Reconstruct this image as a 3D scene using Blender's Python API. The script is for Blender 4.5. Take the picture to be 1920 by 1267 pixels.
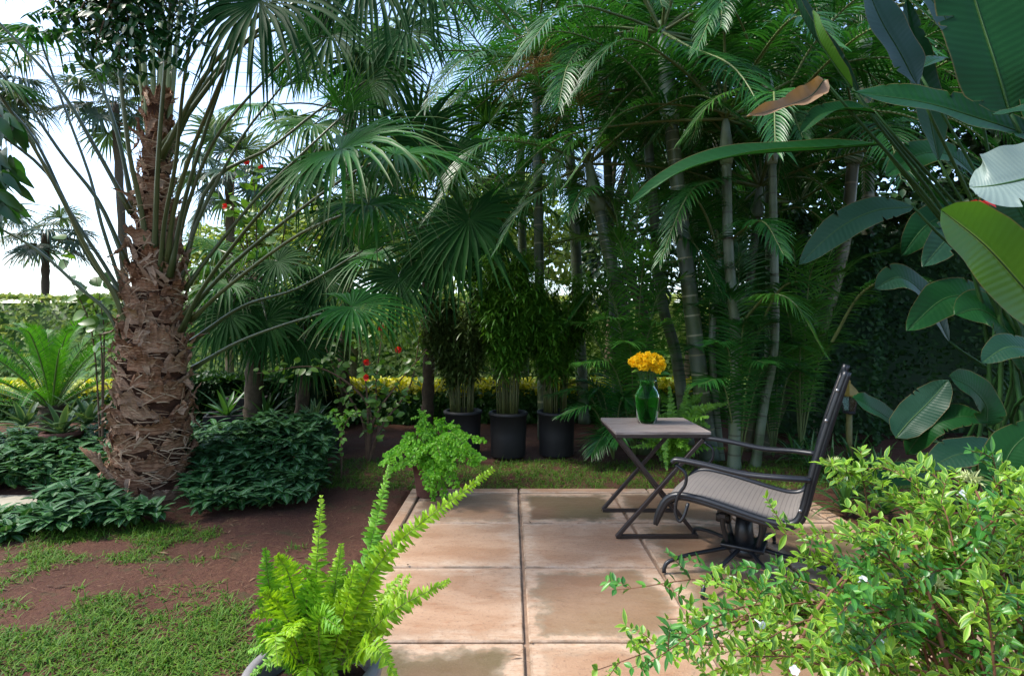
import bpy, math, random
import numpy as np
from mathutils import Vector
R_ = random.Random(7)
G = np.random.default_rng(7)
for o in list(bpy.data.objects): bpy.data.objects.remove(o)
SC = bpy.context.scene
COL = SC.collection
rad = math.radians

# ------------------------------------------------------------------ camera
CH = 1.2                                   # eye height, metres
cam = bpy.data.cameras.new('camera'); camo = bpy.data.objects.new('camera', cam); COL.objects.link(camo)
camo.location = (0, 0, CH); camo.rotation_euler = (rad(90), 0, 0)
cam.sensor_width = 36; cam.lens = 18.75; cam.shift_x = 0.001; cam.shift_y = -0.00703
cam.clip_start = 0.05; cam.clip_end = 800
SC.camera = camo

# ------------------------------------------------------------------ light
SUN_AZ, SUN_EL = -92, 54                   # degrees from straight ahead (minus = left), elevation
w = bpy.data.worlds.new('World'); SC.world = w; w.use_nodes = True
nt = w.node_tree; bg = nt.nodes['Background']
sky = nt.nodes.new('ShaderNodeTexSky'); sky.sky_type = 'NISHITA'; sky.sun_disc = False
sky.sun_elevation = rad(SUN_EL); sky.sun_rotation = rad(SUN_AZ); sky.air_density = 1.0; sky.dust_density = 1.6; sky.ozone_density = 1.0
nt.links.new(sky.outputs[0], bg.inputs[0]); bg.inputs[1].default_value = 0.15
sl = bpy.data.lights.new('sun', 'SUN'); sl.energy = 2.2; sl.angle = rad(9); sl.color = (1, .95, .86)
so = bpy.data.objects.new('sun', sl); COL.objects.link(so)
sd = Vector((math.sin(rad(SUN_AZ))*math.cos(rad(SUN_EL)), math.cos(rad(SUN_AZ))*math.cos(rad(SUN_EL)), math.sin(rad(SUN_EL))))
so.rotation_euler = sd.to_track_quat('Z', 'Y').to_euler(); so.location = sd*30
SC.view_settings.view_transform = 'Standard'; SC.view_settings.look = 'None'
SC.view_settings.exposure = 1.64; SC.view_settings.gamma = 1
SC.render.engine = 'CYCLES'
SC.cycles.max_bounces = 7; SC.cycles.diffuse_bounces = 4; SC.cycles.transmission_bounces = 7; SC.cycles.glossy_bounces = 3
SC.cycles.use_denoising = True
SC.cycles.sample_clamp_indirect = 6
SC.cycles.caustics_reflective = False; SC.cycles.caustics_refractive = False

# ------------------------------------------------------------------ helpers
A = lambda *x: np.array(x, float)
UP = A(0, 0, 1)
def P(u, v, Y): return A((u-958)/1000*Y, Y, CH-(v-620)/1000*Y)
def gp(u, v): return P(u, v, CH*1000/(v-620))
def nrm(v):
    v = np.asarray(v, float); return v/np.maximum(np.linalg.norm(v, axis=-1, keepdims=True), 1e-9)
def ortho(d, n):
    d = nrm(d); n = np.asarray(n, float)
    n = n - d*np.sum(n*d, -1, keepdims=True)
    bad = np.linalg.norm(n, axis=-1, keepdims=True) < 1e-4
    return nrm(np.where(bad, np.cross(d, A(.3, .9, .2)), n))
def smooth(pts, n):
    p = np.array(pts, float); m = len(p)
    if m == 2:
        t = np.linspace(0, 1, n)[:, None]; return p[0]*(1-t)+p[1]*t
    p = np.vstack([2*p[0]-p[1], p, 2*p[-1]-p[-2]])
    out = []
    for t in np.linspace(0, m-1-1e-6, n):
        i = int(t); f = t-i; a, b, c, d = p[i:i+4]
        out.append(.5*(2*b+(c-a)*f+(2*a-5*b+4*c-d)*f*f+(3*b-a-3*c+d)*f**3))
    return np.array(out)
def interp(xs, ys, n): return np.interp(np.linspace(0, 1, n), xs, ys)
_h = {}
def vnoise(x, y, seed=0):
    x = np.asarray(x, float); y = np.asarray(y, float)
    if seed not in _h: _h[seed] = np.random.default_rng(seed+99).random((64, 64))
    T = _h[seed]; xi = np.floor(x).astype(int); yi = np.floor(y).astype(int); fx = x-xi; fy = y-yi
    fx = fx*fx*(3-2*fx); fy = fy*fy*(3-2*fy)
    g = lambda a, b: T[a % 64, b % 64]
    return (g(xi, yi)*(1-fx)+g(xi+1, yi)*fx)*(1-fy)+(g(xi, yi+1)*(1-fx)+g(xi+1, yi+1)*fx)*fy
def fbm(x, y, seed=0): return .55*vnoise(x, y, seed)+.3*vnoise(x*2.1, y*2.1, seed+1)+.15*vnoise(x*4.3, y*4.3, seed+2)

class MB:
    def __init__(s): s.V = []; s.A = []; s.Q = []; s.T = []; s.qm = []; s.tm = []; s.n = 0
    def add(s, V, Q=None, T=None, a=None, mi=0):
        V = np.asarray(V, float).reshape(-1, 3)
        if a is None: a = np.zeros((len(V), 3)); a[:, 2] = R_.random()
        s.V.append(V); s.A.append(np.asarray(a, float).reshape(-1, 3))
        if Q is not None and len(Q): q = np.asarray(Q, int).reshape(-1, 4)+s.n; s.Q.append(q); s.qm.append(np.full(len(q), mi))
        if T is not None and len(T): t = np.asarray(T, int).reshape(-1, 3)+s.n; s.T.append(t); s.tm.append(np.full(len(t), mi))
        s.n += len(V); return s
    def mesh(s, name, mats, smooth_=True):
        V = np.vstack(s.V); a = np.vstack(s.A)
        Q = np.vstack(s.Q) if s.Q else np.zeros((0, 4), int); T = np.vstack(s.T) if s.T else np.zeros((0, 3), int)
        me = bpy.data.meshes.new(name)
        me.vertices.add(len(V)); me.vertices.foreach_set('co', V.ravel())
        li = np.concatenate([Q.ravel(), T.ravel()]); me.loops.add(len(li)); me.loops.foreach_set('vertex_index', li.astype(np.int32))
        npoly = len(Q)+len(T); me.polygons.add(npoly)
        st = np.concatenate([np.arange(len(Q))*4, len(Q)*4+np.arange(len(T))*3]); me.polygons.foreach_set('loop_start', st.astype(np.int32))
        mi = np.concatenate((s.qm+s.tm) or [np.zeros(0)]).astype(np.int32)
        me.polygons.foreach_set('material_index', mi)
        me.polygons.foreach_set('use_smooth', np.full(npoly, smooth_))
        me.update(calc_edges=True); me.validate()
        at = me.attributes.new('lc', 'FLOAT_VECTOR', 'POINT'); at.data.foreach_set('vector', a.ravel())
        for m in (mats if isinstance(mats, (list, tuple)) else [mats]): me.materials.append(m)
        return me
    def build(s, name, mats, parent=None, smooth_=True, label=None):
        o = bpy.data.objects.new(name, s.mesh(name, mats, smooth_)); COL.objects.link(o)
        if parent: o.parent = parent; o.matrix_parent_inverse = parent.matrix_world.inverted()
        if label: o['label'] = label
        return o
def tag(o, label, cat=None, group=None, kind=None):
    o['label'] = label
    if cat: o['category'] = cat
    if group: o['group'] = group
    if kind: o['kind'] = kind
    return o
def structure(o, label=None): o['kind'] = 'structure'; return o
def thing(name, label, cat, loc=(0, 0, 0), group=None):
    o = bpy.data.objects.new(name, None); COL.objects.link(o); o.location = tuple(float(c) for c in loc); o.empty_display_size = .1
    bpy.context.view_layer.update() if False else None
    o.matrix_world.translation = Vector(o.location)
    o['label'] = label; o['category'] = cat
    if group: o['group'] = group
    return o
def grid_faces(r, c, wrap=False):
    i = np.arange(r-1)[:, None]; j = np.arange(c if wrap else c-1)[None]; j2 = (j+1) % c
    return np.stack([i*c+j, i*c+j2, (i+1)*c+j2, (i+1)*c+j], -1).reshape(-1, 4)
def tube(mb, path, r, seg=8, cap=True, mi=0, var=None, ell=None):
    path = np.asarray(path, float); k = len(path); r = np.broadcast_to(np.asarray(r, float), (k,))
    T = nrm(np.gradient(path, axis=0)); ax = np.abs(T.mean(0)); ref = np.eye(3)[np.argmin(ax)]
    Nn = ortho(T, np.broadcast_to(ref, T.shape)); B = np.cross(T, Nn)
    an = np.linspace(0, 2*np.pi, seg, endpoint=False)
    e1, e2 = ell or (1, 1)
    V = path[:, None]+r[:, None, None]*(np.cos(an)[None, :, None]*Nn[:, None]*e1+np.sin(an)[None, :, None]*B[:, None]*e2)
    a = np.zeros((k, seg, 3)); a[..., 0] = an/np.pi-1; a[..., 1] = np.linspace(0, 1, k)[:, None]; a[..., 2] = R_.random() if var is None else var
    Q = grid_faces(k, seg, True); V = V.reshape(-1, 3); a = a.reshape(-1, 3)
    Tt = None
    if cap:
        V = np.vstack([V, path[:1], path[-1:]]); a = np.vstack([a, a[:1], a[-1:]]); n = k*seg; j = np.arange(seg); j2 = (j+1) % seg
        Tt = np.vstack([np.stack([np.full(seg, n), j2, j], -1), np.stack([np.full(seg, n+1), (k-1)*seg+j, (k-1)*seg+j2], -1)])
    mb.add(V, Q, Tt, a, mi)
def lathe(mb, prof, c=(0, 0, 0), seg=32, mi=0, wob=0):
    p = np.array(prof, float); k = len(p); an = np.linspace(0, 2*np.pi, seg, endpoint=False)
    rr = p[:, 0][:, None]*(1+wob*np.sin(3*an+1)[None])
    V = np.stack([rr*np.cos(an), rr*np.sin(an), np.broadcast_to(p[:, 1][:, None], (k, seg))], -1)+np.array(c)
    a = np.zeros((k, seg, 3)); a[..., 1] = np.linspace(0, 1, k)[:, None]; a[..., 2] = .5
    mb.add(V, grid_faces(k, seg, True)[:, ::-1], None, a, mi)
def box(mb, c, s, fx=(1, 0, 0), fz=(0, 0, 1), mi=0, var=None, bev=0.0):
    X = nrm(A(*fx)); Z = ortho(X, A(*fz)); Y = np.cross(Z, X); c = A(*c); hx, hy, hz = [q/2 for q in s]
    if bev <= 0:
        S = [(-1, -1, -1), (1, -1, -1), (1, 1, -1), (-1, 1, -1), (-1, -1, 1), (1, -1, 1), (1, 1, 1), (-1, 1, 1)]
        V = [c+X*a*hx+Y*b*hy+Z*d*hz for a, b, d in S]
        F = [(0, 3, 2, 1), (4, 5, 6, 7), (0, 1, 5, 4), (1, 2, 6, 5), (2, 3, 7, 6), (3, 0, 4, 7)]
        at = np.array([(a, b, 0) for a, b, d in S], float); at[:, 2] = R_.random() if var is None else var
        mb.add(V, F, None, at, mi); return
    L = [(-hz, bev), (-hz+bev, 0), (hz-bev, 0), (hz, bev)]
    V = []; F = []; at = []
    for z, i in L:
        x, y = hx-i, hy-i; q = bev*.7
        for a, b in [(-x, -y+q), (-x+q, -y), (x-q, -y), (x, -y+q), (x, y-q), (x-q, y), (-x+q, y), (-x, y-q)]:
            V.append(c+X*a+Y*b+Z*z); at.append((a/hx, b/hy, 0))
    for k in range(3):
        for j in range(8): F.append((k*8+j, k*8+(j+1) % 8, k*8+8+(j+1) % 8, k*8+8+j))
    for k, rev in ((0, 1), (3, 0)):
        q = [k*8+j for j in range(8)]
        fs = [(q[0], q[1], q[2], q[3]), (q[0], q[3], q[4], q[7]), (q[7], q[4], q[5], q[6])]
        F += [f[::-1] for f in fs] if rev else fs
    at = np.array(at, float); at[:, 2] = R_.random() if var is None else var
    mb.add(V, F, None, at, mi)
def bar(mb, a, b, w, h=None, n=(0, 0, 1), mi=0, bev=0):
    a = A(*a); b = A(*b); box(mb, (a+b)/2, (np.linalg.norm(b-a), h or w, w), b-a, n, mi, None, bev)

LEAFP = [.12, .7, 1, .8, .06]
def ribbons(mb, B, D, N, L, W, prof=LEAFP, t=None, grav=0., curl=0., fold=0., cols=3, var=None, gshape=None, wave=0., mi=0, thr=0.):
    """many leaves at once: base B, direction D, upper normal N, length L, half width W"""
    B = np.atleast_2d(B); n = len(B); prof = np.asarray(prof, float); k = len(prof)
    D = nrm(np.broadcast_to(D, (n, 3))); N = ortho(D, np.broadcast_to(N, (n, 3))); S = np.cross(D, N)
    L = np.broadcast_to(np.asarray(L, float), (n,)); W = np.broadcast_to(np.asarray(W, float), (n,))
    t = np.linspace(0, 1, k) if t is None else np.asarray(t, float)
    grav = np.broadcast_to(np.asarray(grav, float), (n,)); curl = np.broadcast_to(np.asarray(curl, float), (n,))
    tm = (t[1:]+t[:-1])/2; gt = np.maximum(tm-thr, 0)/(1-thr)
    dd = D[:, None]-(curl[:, None]*tm)[..., None]*N[:, None]
    dd = nrm(dd - (grav[:, None]*gt)[..., None]*UP)
    st = dd*(np.diff(t)[None, :, None]*L[:, None, None])
    Pp = np.concatenate([np.zeros((n, 1, 3)), np.cumsum(st, 1)], 1)+B[:, None]
    Nk = ortho(np.concatenate([dd[:, :1], dd], 1), np.broadcast_to(N[:, None], Pp.shape))
    x = np.linspace(-1, 1, cols)
    wd = W[:, None]*prof[None]
    V = Pp[:, :, None]+x[None, None, :, None]*S[:, None, None]*wd[:, :, None, None]+(np.abs(x)*fold)[None, None, :, None]*Nk[:, :, None]*wd[:, :, None, None]
    if wave:
        ph = G.random(n)*6.3
        V = V+(np.abs(x)[None, None, :]*wave*W[:, None, None]*np.sin(t[None, :, None]*14+ph[:, None, None]+x[None, None]))[..., None]*Nk[:, :, None]
    a = np.zeros((n, k, cols, 3)); a[..., 0] = x; a[..., 1] = t[None, :, None]
    a[..., 2] = (G.random(n) if var is None else np.broadcast_to(var, (n,)))[:, None, None]
    f = grid_faces(k, cols); Q = (np.arange(n)[:, None, None]*(k*cols)+f[None]).reshape(-1, 4)
    mb.add(V, Q, None, a, mi)
def rdir(n, zlo=-1, zhi=1):
    z = G.uniform(zlo, zhi, n); a = G.random(n)*2*np.pi; r = np.sqrt(np.maximum(0, 1-z*z)); return np.stack([r*np.cos(a), r*np.sin(a), z], -1)

# ------------------------------------------------------------------ materials
def srgb(r, g, b): return tuple(((c/255+.055)/1.055)**2.4 if c/255 > .04045 else c/255/12.92 for c in (r, g, b))
class NT:
    def __init__(s, name):
        s.m = bpy.data.materials.new(name); s.m.use_nodes = True; s.t = s.m.node_tree; s.t.nodes.clear()
        s.out = s.t.nodes.new('ShaderNodeOutputMaterial')
    def n(s, ty, **k):
        o = s.t.nodes.new(ty)
        for a, b in k.items():
            if a.startswith('i_'):
                key = a[2:]; o.inputs[int(key) if key.isdigit() else key.replace('_', ' ')].default_value = b
            else: setattr(o, a, b)
        return o
    def l(s, a, b): s.t.links.new(a, b)
    def math(s, op, a, b=0.0):
        m = s.n('ShaderNodeMath', operation=op)
        for i, q in enumerate((a, b)):
            if isinstance(q, (int, float)): m.inputs[i].default_value = q
            else: s.l(q, m.inputs[i])
        return m.outputs[0]
    def mix(s, f, a, b, mode='MIX'):
        m = s.n('ShaderNodeMix', data_type='RGBA', blend_type=mode)
        for i, q in ((0, f), (6, a), (7, b)):
            if isinstance(q, (int, float)): m.inputs[i].default_value = q
            elif isinstance(q, tuple): m.inputs[i].default_value = (*q[:3], 1)
            else: s.l(q, m.inputs[i])
        return m.outputs[2]
    def lc(s):
        a = s.n('ShaderNodeAttribute', attribute_name='lc'); x = s.n('ShaderNodeSeparateXYZ'); s.l(a.outputs['Vector'], x.inputs[0]); return x.outputs
    def noise(s, scale, detail=3, rough=.55, vec=None, dist=0):
        n = s.n('ShaderNodeTexNoise', i_Scale=scale, i_Detail=detail, i_Roughness=rough, i_Distortion=dist)
        if vec is None: vec = s.n('ShaderNodeTexCoord').outputs['Object']
        s.l(vec, n.inputs['Vector']); return n.outputs['Fac']
    def ramp(s, f, stops):
        r = s.n('ShaderNodeValToRGB'); e = r.color_ramp.elements
        while len(e) < len(stops): e.new(.5)
        for q, (p, c) in zip(e, stops): q.position = p; q.color = (*c[:3], 1)
        s.l(f, r.inputs[0]); return r.outputs[0]
    def maprange(s, f, a, b, c=0., d=1.):
        m = s.n('ShaderNodeMapRange', i_1=a, i_2=b, i_3=c, i_4=d); s.l(f, m.inputs[0]); return m.outputs[0]
    def bump(s, h, strength=.4, dist=.01):
        b = s.n('ShaderNodeBump', i_Strength=strength, i_Distance=dist); s.l(h, b.inputs['Height']); return b.outputs[0]
    def principled(s, col, rough=.5, spec=.5, normal=None, **k):
        p = s.n('ShaderNodeBsdfPrincipled'); 
        if isinstance(col, tuple): p.inputs['Base Color'].default_value = (*col[:3], 1)
        else: s.l(col, p.inputs['Base Color'])
        if isinstance(rough, (int, float)): p.inputs['Roughness'].default_value = rough
        else: s.l(rough, p.inputs['Roughness'])
        p.inputs['Specular IOR Level'].default_value = spec
        for a, b in k.items(): p.inputs[a.replace('_', ' ')].default_value = b
        if normal is not None: s.l(normal, p.inputs['Normal'])
        return p
    def done(s, sh): s.l(sh.outputs[0] if hasattr(sh, 'outputs') else sh, s.out.inputs[0]); return s.m
def leaf_mat(name, c1, c2, trans=.3, rough=.38, mid=None, edge=None, edger=(.45, .95), tip=None, spec=.5, tint=(1.25, 1.2, .55), veins=0, nscale=6., patch=None, midw=.1):
    t = NT(name); x, y, v = t.lc()
    col = t.mix(v, c1, c2)
    nz = t.noise(nscale, 3); col = t.mix(t.maprange(nz, .3, .7, 0, .55), col, t.mix(1., col, (.55, .6, .5), 'MULTIPLY'))
    ax = t.math('ABSOLUTE', x)
    if edge: col = t.mix(t.maprange(ax, edger[0], edger[1], 0, .85), col, edge)
    if mid: col = t.mix(t.maprange(ax, midw, midw*.4, 0, .8), col, mid)
    if tip: col = t.mix(t.maprange(y, .72, 1, 0, .9), col, tip)
    if patch: col = t.mix(t.maprange(t.noise(3.2, 4, .6), .62, .72), col, patch)
    nor = None
    if veins:
        s = t.math('SINE', t.math('MULTIPLY', t.math('SUBTRACT', y, t.math('MULTIPLY', ax, .06)), veins))
        nor = t.bump(s, .12, .003)
        col = t.mix(t.maprange(s, .2, 1, 0, .10), col, t.mix(1., col, (.5, .55, .5), 'MULTIPLY'))
    p = t.principled(col, rough, spec, nor)
    tr = t.n('ShaderNodeBsdfTranslucent'); t.l(t.mix(1., col, tint, 'MULTIPLY'), tr.inputs[0])
    m = t.n('ShaderNodeMixShader', i_0=trans); t.l(p.outputs[0], m.inputs[1]); t.l(tr.outputs[0], m.inputs[2])
    return t.done(m)
def plain(name, col, rough=.6, var=.35, scale=12., spec=.4, bump=.2, metallic=0., stretch=None, dark=None):
    t = NT(name); v = t.n('ShaderNodeTexCoord').outputs['Object']
    if stretch:
        mp = t.n('ShaderNodeMapping'); mp.inputs['Scale'].default_value = stretch; t.l(v, mp.inputs[0]); v = mp.outputs[0]
    nz = t.noise(scale, 5, .6, v)
    c = t.mix(t.maprange(nz, .3, .72), col, dark or tuple(q*(1-var) for q in col))
    return t.done(t.principled(c, rough, spec, t.bump(nz, bump, .01), Metallic=metallic))

M = {}
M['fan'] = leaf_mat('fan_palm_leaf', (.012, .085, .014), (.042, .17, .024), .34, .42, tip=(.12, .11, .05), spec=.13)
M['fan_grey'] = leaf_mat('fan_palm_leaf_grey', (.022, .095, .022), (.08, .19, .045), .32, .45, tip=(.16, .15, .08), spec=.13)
M['fan_shaded'] = leaf_mat('fan_palm_leaf_shaded', (.007, .042, .009), (.022, .085, .015), .28, .6, spec=.07)  # fan leaf darkened for fans seen against the light, shade in the colour
M['stalk'] = leaf_mat('palm_stalk', (.06, .085, .03), (.10, .12, .045), .05, .35, nscale=3)
M['stalk_pale'] = leaf_mat('palm_stalk_pale', (.20, .24, .08), (.30, .33, .13), .15, .4, nscale=3)
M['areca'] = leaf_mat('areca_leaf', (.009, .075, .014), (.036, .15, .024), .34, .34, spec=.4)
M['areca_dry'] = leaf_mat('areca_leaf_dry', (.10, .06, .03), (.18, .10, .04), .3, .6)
M['areca_lit'] = leaf_mat('areca_leaf_lit', (.035, .15, .022), (.085, .25, .035), .4, .4, spec=.25)  # lit copy of the areca leaf, brightness put into the colour
M['cycad'] = leaf_mat('cycad_leaf', (.03, .15, .010), (.08, .26, .018), .35, .45, spec=.25)
M['fern'] = leaf_mat('sword_fern_leaf', (.21, .44, .012), (.36, .58, .025), .45, .45, tint=(1.2, 1.15, .4), spec=.35, nscale=9)
M['fern_dk'] = leaf_mat('sword_fern_leaf_deep', (.10, .30, .012), (.2, .44, .02), .42, .45, tint=(1.2, 1.15, .4), spec=.35, nscale=9)
M['maiden'] = leaf_mat('maidenhair_leaf', (.11, .36, .012), (.21, .48, .02), .42, .45, tint=(1.15, 1.15, .4), spec=.3)
M['fern_back'] = leaf_mat('fern_leaf_shade', (.09, .26, .02), (.17, .38, .03), .4, .45, tint=(1.2, 1.15, .5))
M['bush'] = leaf_mat('variegated_leaf', (.03, .15, .018), (.24, .46, .025), .42, .38, edge=(.34, .50, .07), mid=(.22, .42, .07), nscale=4)
M['bush_dk'] = leaf_mat('glossy_leaf', (.03, .15, .022), (.09, .27, .035), .3, .36, mid=(.1, .25, .06))
M['cover'] = leaf_mat('ground_cover_leaf', (.016, .080, .020), (.055, .155, .042), .2, .5, spec=.22, mid=(.16, .24, .16), midw=.22)
M['grass'] = leaf_mat('grass_blade', (.03, .115, .010), (.12, .225, .022), .3, .6, tip=(.22, .25, .06), spec=.2)
M['heli'] = leaf_mat('heliconia_leaf', (.005, .044, .010), (.010, .062, .013), .26, .42, mid=(.07, .14, .04), veins=170, nscale=3, midw=.035, spec=.14, edge=(.13, .10, .035), edger=(.955, .995), patch=None)
M['heli_lit'] = leaf_mat('heliconia_leaf_lit', (.05, .16, .012), (.065, .18, .015), .42, .4, mid=(.24, .33, .07), veins=170, nscale=3, midw=.06, edge=(.13, .10, .035), edger=(.955, .995), patch=None)  # heliconia leaf brightened, light through the blade painted into its colour
M['heli_pale'] = leaf_mat('heliconia_leaf_waxy', (.15, .21, .19), (.18, .24, .215), .15, .5, mid=(.22, .28, .24), veins=150, nscale=3, midw=.04)
M['heli_grey'] = leaf_mat('heliconia_leaf_grey', (.010, .046, .024), (.016, .060, .030), .2, .42, spec=.2, mid=(.08, .14, .08), veins=170, nscale=3, midw=.05, edge=(.13, .10, .035), edger=(.955, .995), patch=None)
M['heli_brown'] = leaf_mat('dried_leaf', (.22, .13, .07), (.36, .22, .13), .25, .6, veins=60, patch=(.11, .17, .045), nscale=12)
M['heli_stalk'] = leaf_mat('heliconia_stalk', (.012, .05, .012), (.03, .08, .02), .1, .5, spec=.2)
M['dead'] = leaf_mat('dead_palm_fibre', (.26, .15, .085), (.56, .40, .27), .1, .75, spec=.2, nscale=30)
M['yellow_hedge'] = leaf_mat('golden_hedge_leaf', (.46, .50, .015), (.70, .62, .02), .4, .45, tint=(1.1, 1.05, .3))
M['green_hedge'] = leaf_mat('hedge_leaf', (.025, .09, .015), (.07, .17, .025), .3, .42)
M['far_hedge'] = leaf_mat('creeper_leaf_sunlit', (.22, .36, .06), (.58, .62, .26), .4, .45, tint=(1.2, 1.1, .6), nscale=2)  # paler than real foliage: sunlight on the far wall painted into the leaves
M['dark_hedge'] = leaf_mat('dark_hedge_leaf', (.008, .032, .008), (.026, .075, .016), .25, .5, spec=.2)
M['bamboo'] = leaf_mat('bamboo_leaf', (.04, .14, .012), (.11, .26, .022), .4, .4)
M['bamboo_olive'] = leaf_mat('bamboo_leaf_olive', (.05, .085, .02), (.085, .14, .03), .35, .4)
M['hibiscus'] = leaf_mat('hibiscus_leaf', (.06, .16, .02), (.15, .28, .04), .4, .38)
M['tree_far'] = leaf_mat('far_tree_leaf', (.14, .24, .04), (.34, .42, .10), .4, .45)
M['tree_dark'] = leaf_mat('dark_tree_leaf', (.012, .042, .012), (.032, .08, .02), .25, .42)
M['tree_near'] = leaf_mat('overhanging_leaf', (.010, .06, .015), (.03, .115, .02), .35, .35)
M['brom'] = leaf_mat('strap_leaf', (.035, .10, .04), (.10, .19, .07), .2, .38, edge=(.2, .28, .12))
M['strap'] = leaf_mat('lily_leaf', (.025, .09, .02), (.06, .16, .035), .3, .38)
M['distant'] = leaf_mat('distant_palm_leaf', (.035, .085, .055), (.075, .13, .085), .3, .4)
M['yellow'] = leaf_mat('yellow_petal', (.88, .50, .006), (.98, .70, .02), .3, .5, tint=(1, .9, .4), spec=.2)
M['red'] = leaf_mat('red_petal', (.62, .02, .015), (.7, .06, .04), .3, .5, tint=(1, .5, .4), spec=.2)
M['white'] = leaf_mat('white_petal', (.72, .76, .82), (.8, .82, .86), .3, .5, tint=(1, 1, 1), spec=.2)
M['greenbud'] = leaf_mat('pale_bud', (.42, .5, .22), (.55, .58, .3), .3, .5, tint=(1, 1, .7), spec=.2)
M['bark'] = plain('bark', (.10, .075, .05), .85, .5, 25, .2, .6)
M['twig'] = plain('twig', (.13, .08, .05), .8, .4, 30, .2, .4)
M['redtwig'] = plain('reddish_twig', (.16, .075, .04), .7, .4, 30, .3, .4)
M['cane'] = plain('bamboo_cane', (.085, .095, .025), .5, .4, 20, .4, .1)
M['rachis'] = plain('leaf_rib', (.12, .16, .05), .5, .3, 10, .4, 0)
M['fernrib'] = plain('fern_rib', (.16, .17, .05), .6, .4, 10, .3, 0)
M['blackpot'] = plain('black_planter', (.013, .012, .012), .65, .3, 8, .4, .1)
M['greypot'] = plain('grey_glazed_pot', (.20, .19, .19), .45, .3, 6, .5, .1)
M['clay'] = plain('clay_pot', (.13, .055, .04), .8, .45, 9, .25, .2)
M['soil'] = plain('potting_soil', (.045, .025, .018), .95, .6, 40, .1, 1.)
M['metal'] = plain('powder_coated_metal', (.010, .012, .016), .36, .3, 60, .4, .04, .0)
M['metal_brown'] = plain('dark_brown_steel', (.030, .020, .018), .42, .35, 30, .5, .08, .0)
M['bolt'] = plain('bolt_steel', (.25, .25, .26), .35, .3, 30, .5, 0., .8)
M['path'] = plain('path_concrete', (.34, .31, .24), .85, .3, 10, .3, .3)
M['cable'] = plain('cable', (.10, .11, .12), .6)
M['lampcap'] = plain('ochre_lamp_metal', (.22, .16, .03), .5, .4, 20, .4, .1)
M['lamppost'] = plain('ochre_lamp_post', (.13, .12, .03), .6, .4, 20, .4, .1)

def stem_mat(name, c1, c2, ring, nrings, pale=None):
    t = NT(name); x, y, v = t.lc()
    nz = t.noise(7, 4, .6)
    c = t.mix(t.maprange(nz, .35, .68), c1, c2)
    if pale: c = t.mix(t.maprange(t.noise(2.2, 2), .45, .62), c, pale)
    fr = t.math('FRACT', t.math('MULTIPLY', y, nrings)); c = t.mix(t.maprange(fr, .90, .93), c, ring)
    return t.done(t.principled(c, .45, .4, t.bump(fr, .15, .01)))
M['stem_green'] = stem_mat('ringed_palm_stem', (.035, .06, .02), (.07, .095, .032), (.22, .22, .13), 21, (.08, .11, .08))
M['stem_grey'] = stem_mat('grey_palm_stem', (.035, .055, .022), (.075, .105, .045), (.05, .055, .03), 14, (.12, .155, .105))
M['stem_dark'] = stem_mat('dark_palm_stem', (.035, .04, .018), (.08, .075, .03), (.13, .11, .06), 16)
def shaft_mat():
    t = NT('crown_shaft'); nz = t.noise(3, 3); return t.done(t.principled(t.mix(t.maprange(nz, .35, .65), (.20, .25, .20), (.07, .13, .04)), .45, .4))
M['shaft'] = shaft_mat()
def trunk_mat():
    t = NT('fibrous_trunk'); x, y, v = t.lc(); co = t.n('ShaderNodeTexCoord').outputs['Object']
    mp = t.n('ShaderNodeMapping'); mp.inputs['Scale'].default_value = (4, 4, 45); t.l(co, mp.inputs[0])
    nz = t.noise(3, 5, .65, mp.outputs[0], 1.2); n2 = t.noise(9, 3)
    c = t.ramp(nz, [(.28, (.04, .016, .009)), (.44, (.22, .098, .05)), (.57, (.46, .25, .14)), (.72, (.68, .47, .31))])
    c = t.mix(t.maprange(n2, .4, .7, 0, .5), c, (.10, .045, .026))
    c = t.mix(t.math('MULTIPLY', v, .6), c, (.52, .36, .24))
    return t.done(t.principled(c, .8, .2, t.bump(nz, .9, .02)))
M['trunk'] = trunk_mat()
M['trunk_core'] = plain('inner_trunk_fibre', (.085, .040, .024), .9, .6, 20, .1, .8, 0., (1, 1, 9))
def soil_mat():
    t = NT('red_soil'); co = t.n('ShaderNodeTexCoord').outputs['Object']
    n1 = t.noise(1.3, 5, .6, co); n2 = t.noise(38, 5, .7, co); n3 = t.noise(7, 4, .6, co)
    c = t.mix(t.maprange(n1, .35, .65), (.060, .026, .015), (.098, .045, .026))
    c = t.mix(t.maprange(n2, .42, .62, 0, .7), c, (.05, .018, .013))
    c = t.mix(t.maprange(n2, .64, .72, 0, .7), c, (.22, .12, .08))
    c = t.mix(t.maprange(n3, .56, .68, 0, .5), c, (.035, .05, .018))
    return t.done(t.principled(c, .92, .2, t.bump(n2, .8, .02)))
M['ground'] = soil_mat()
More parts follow.
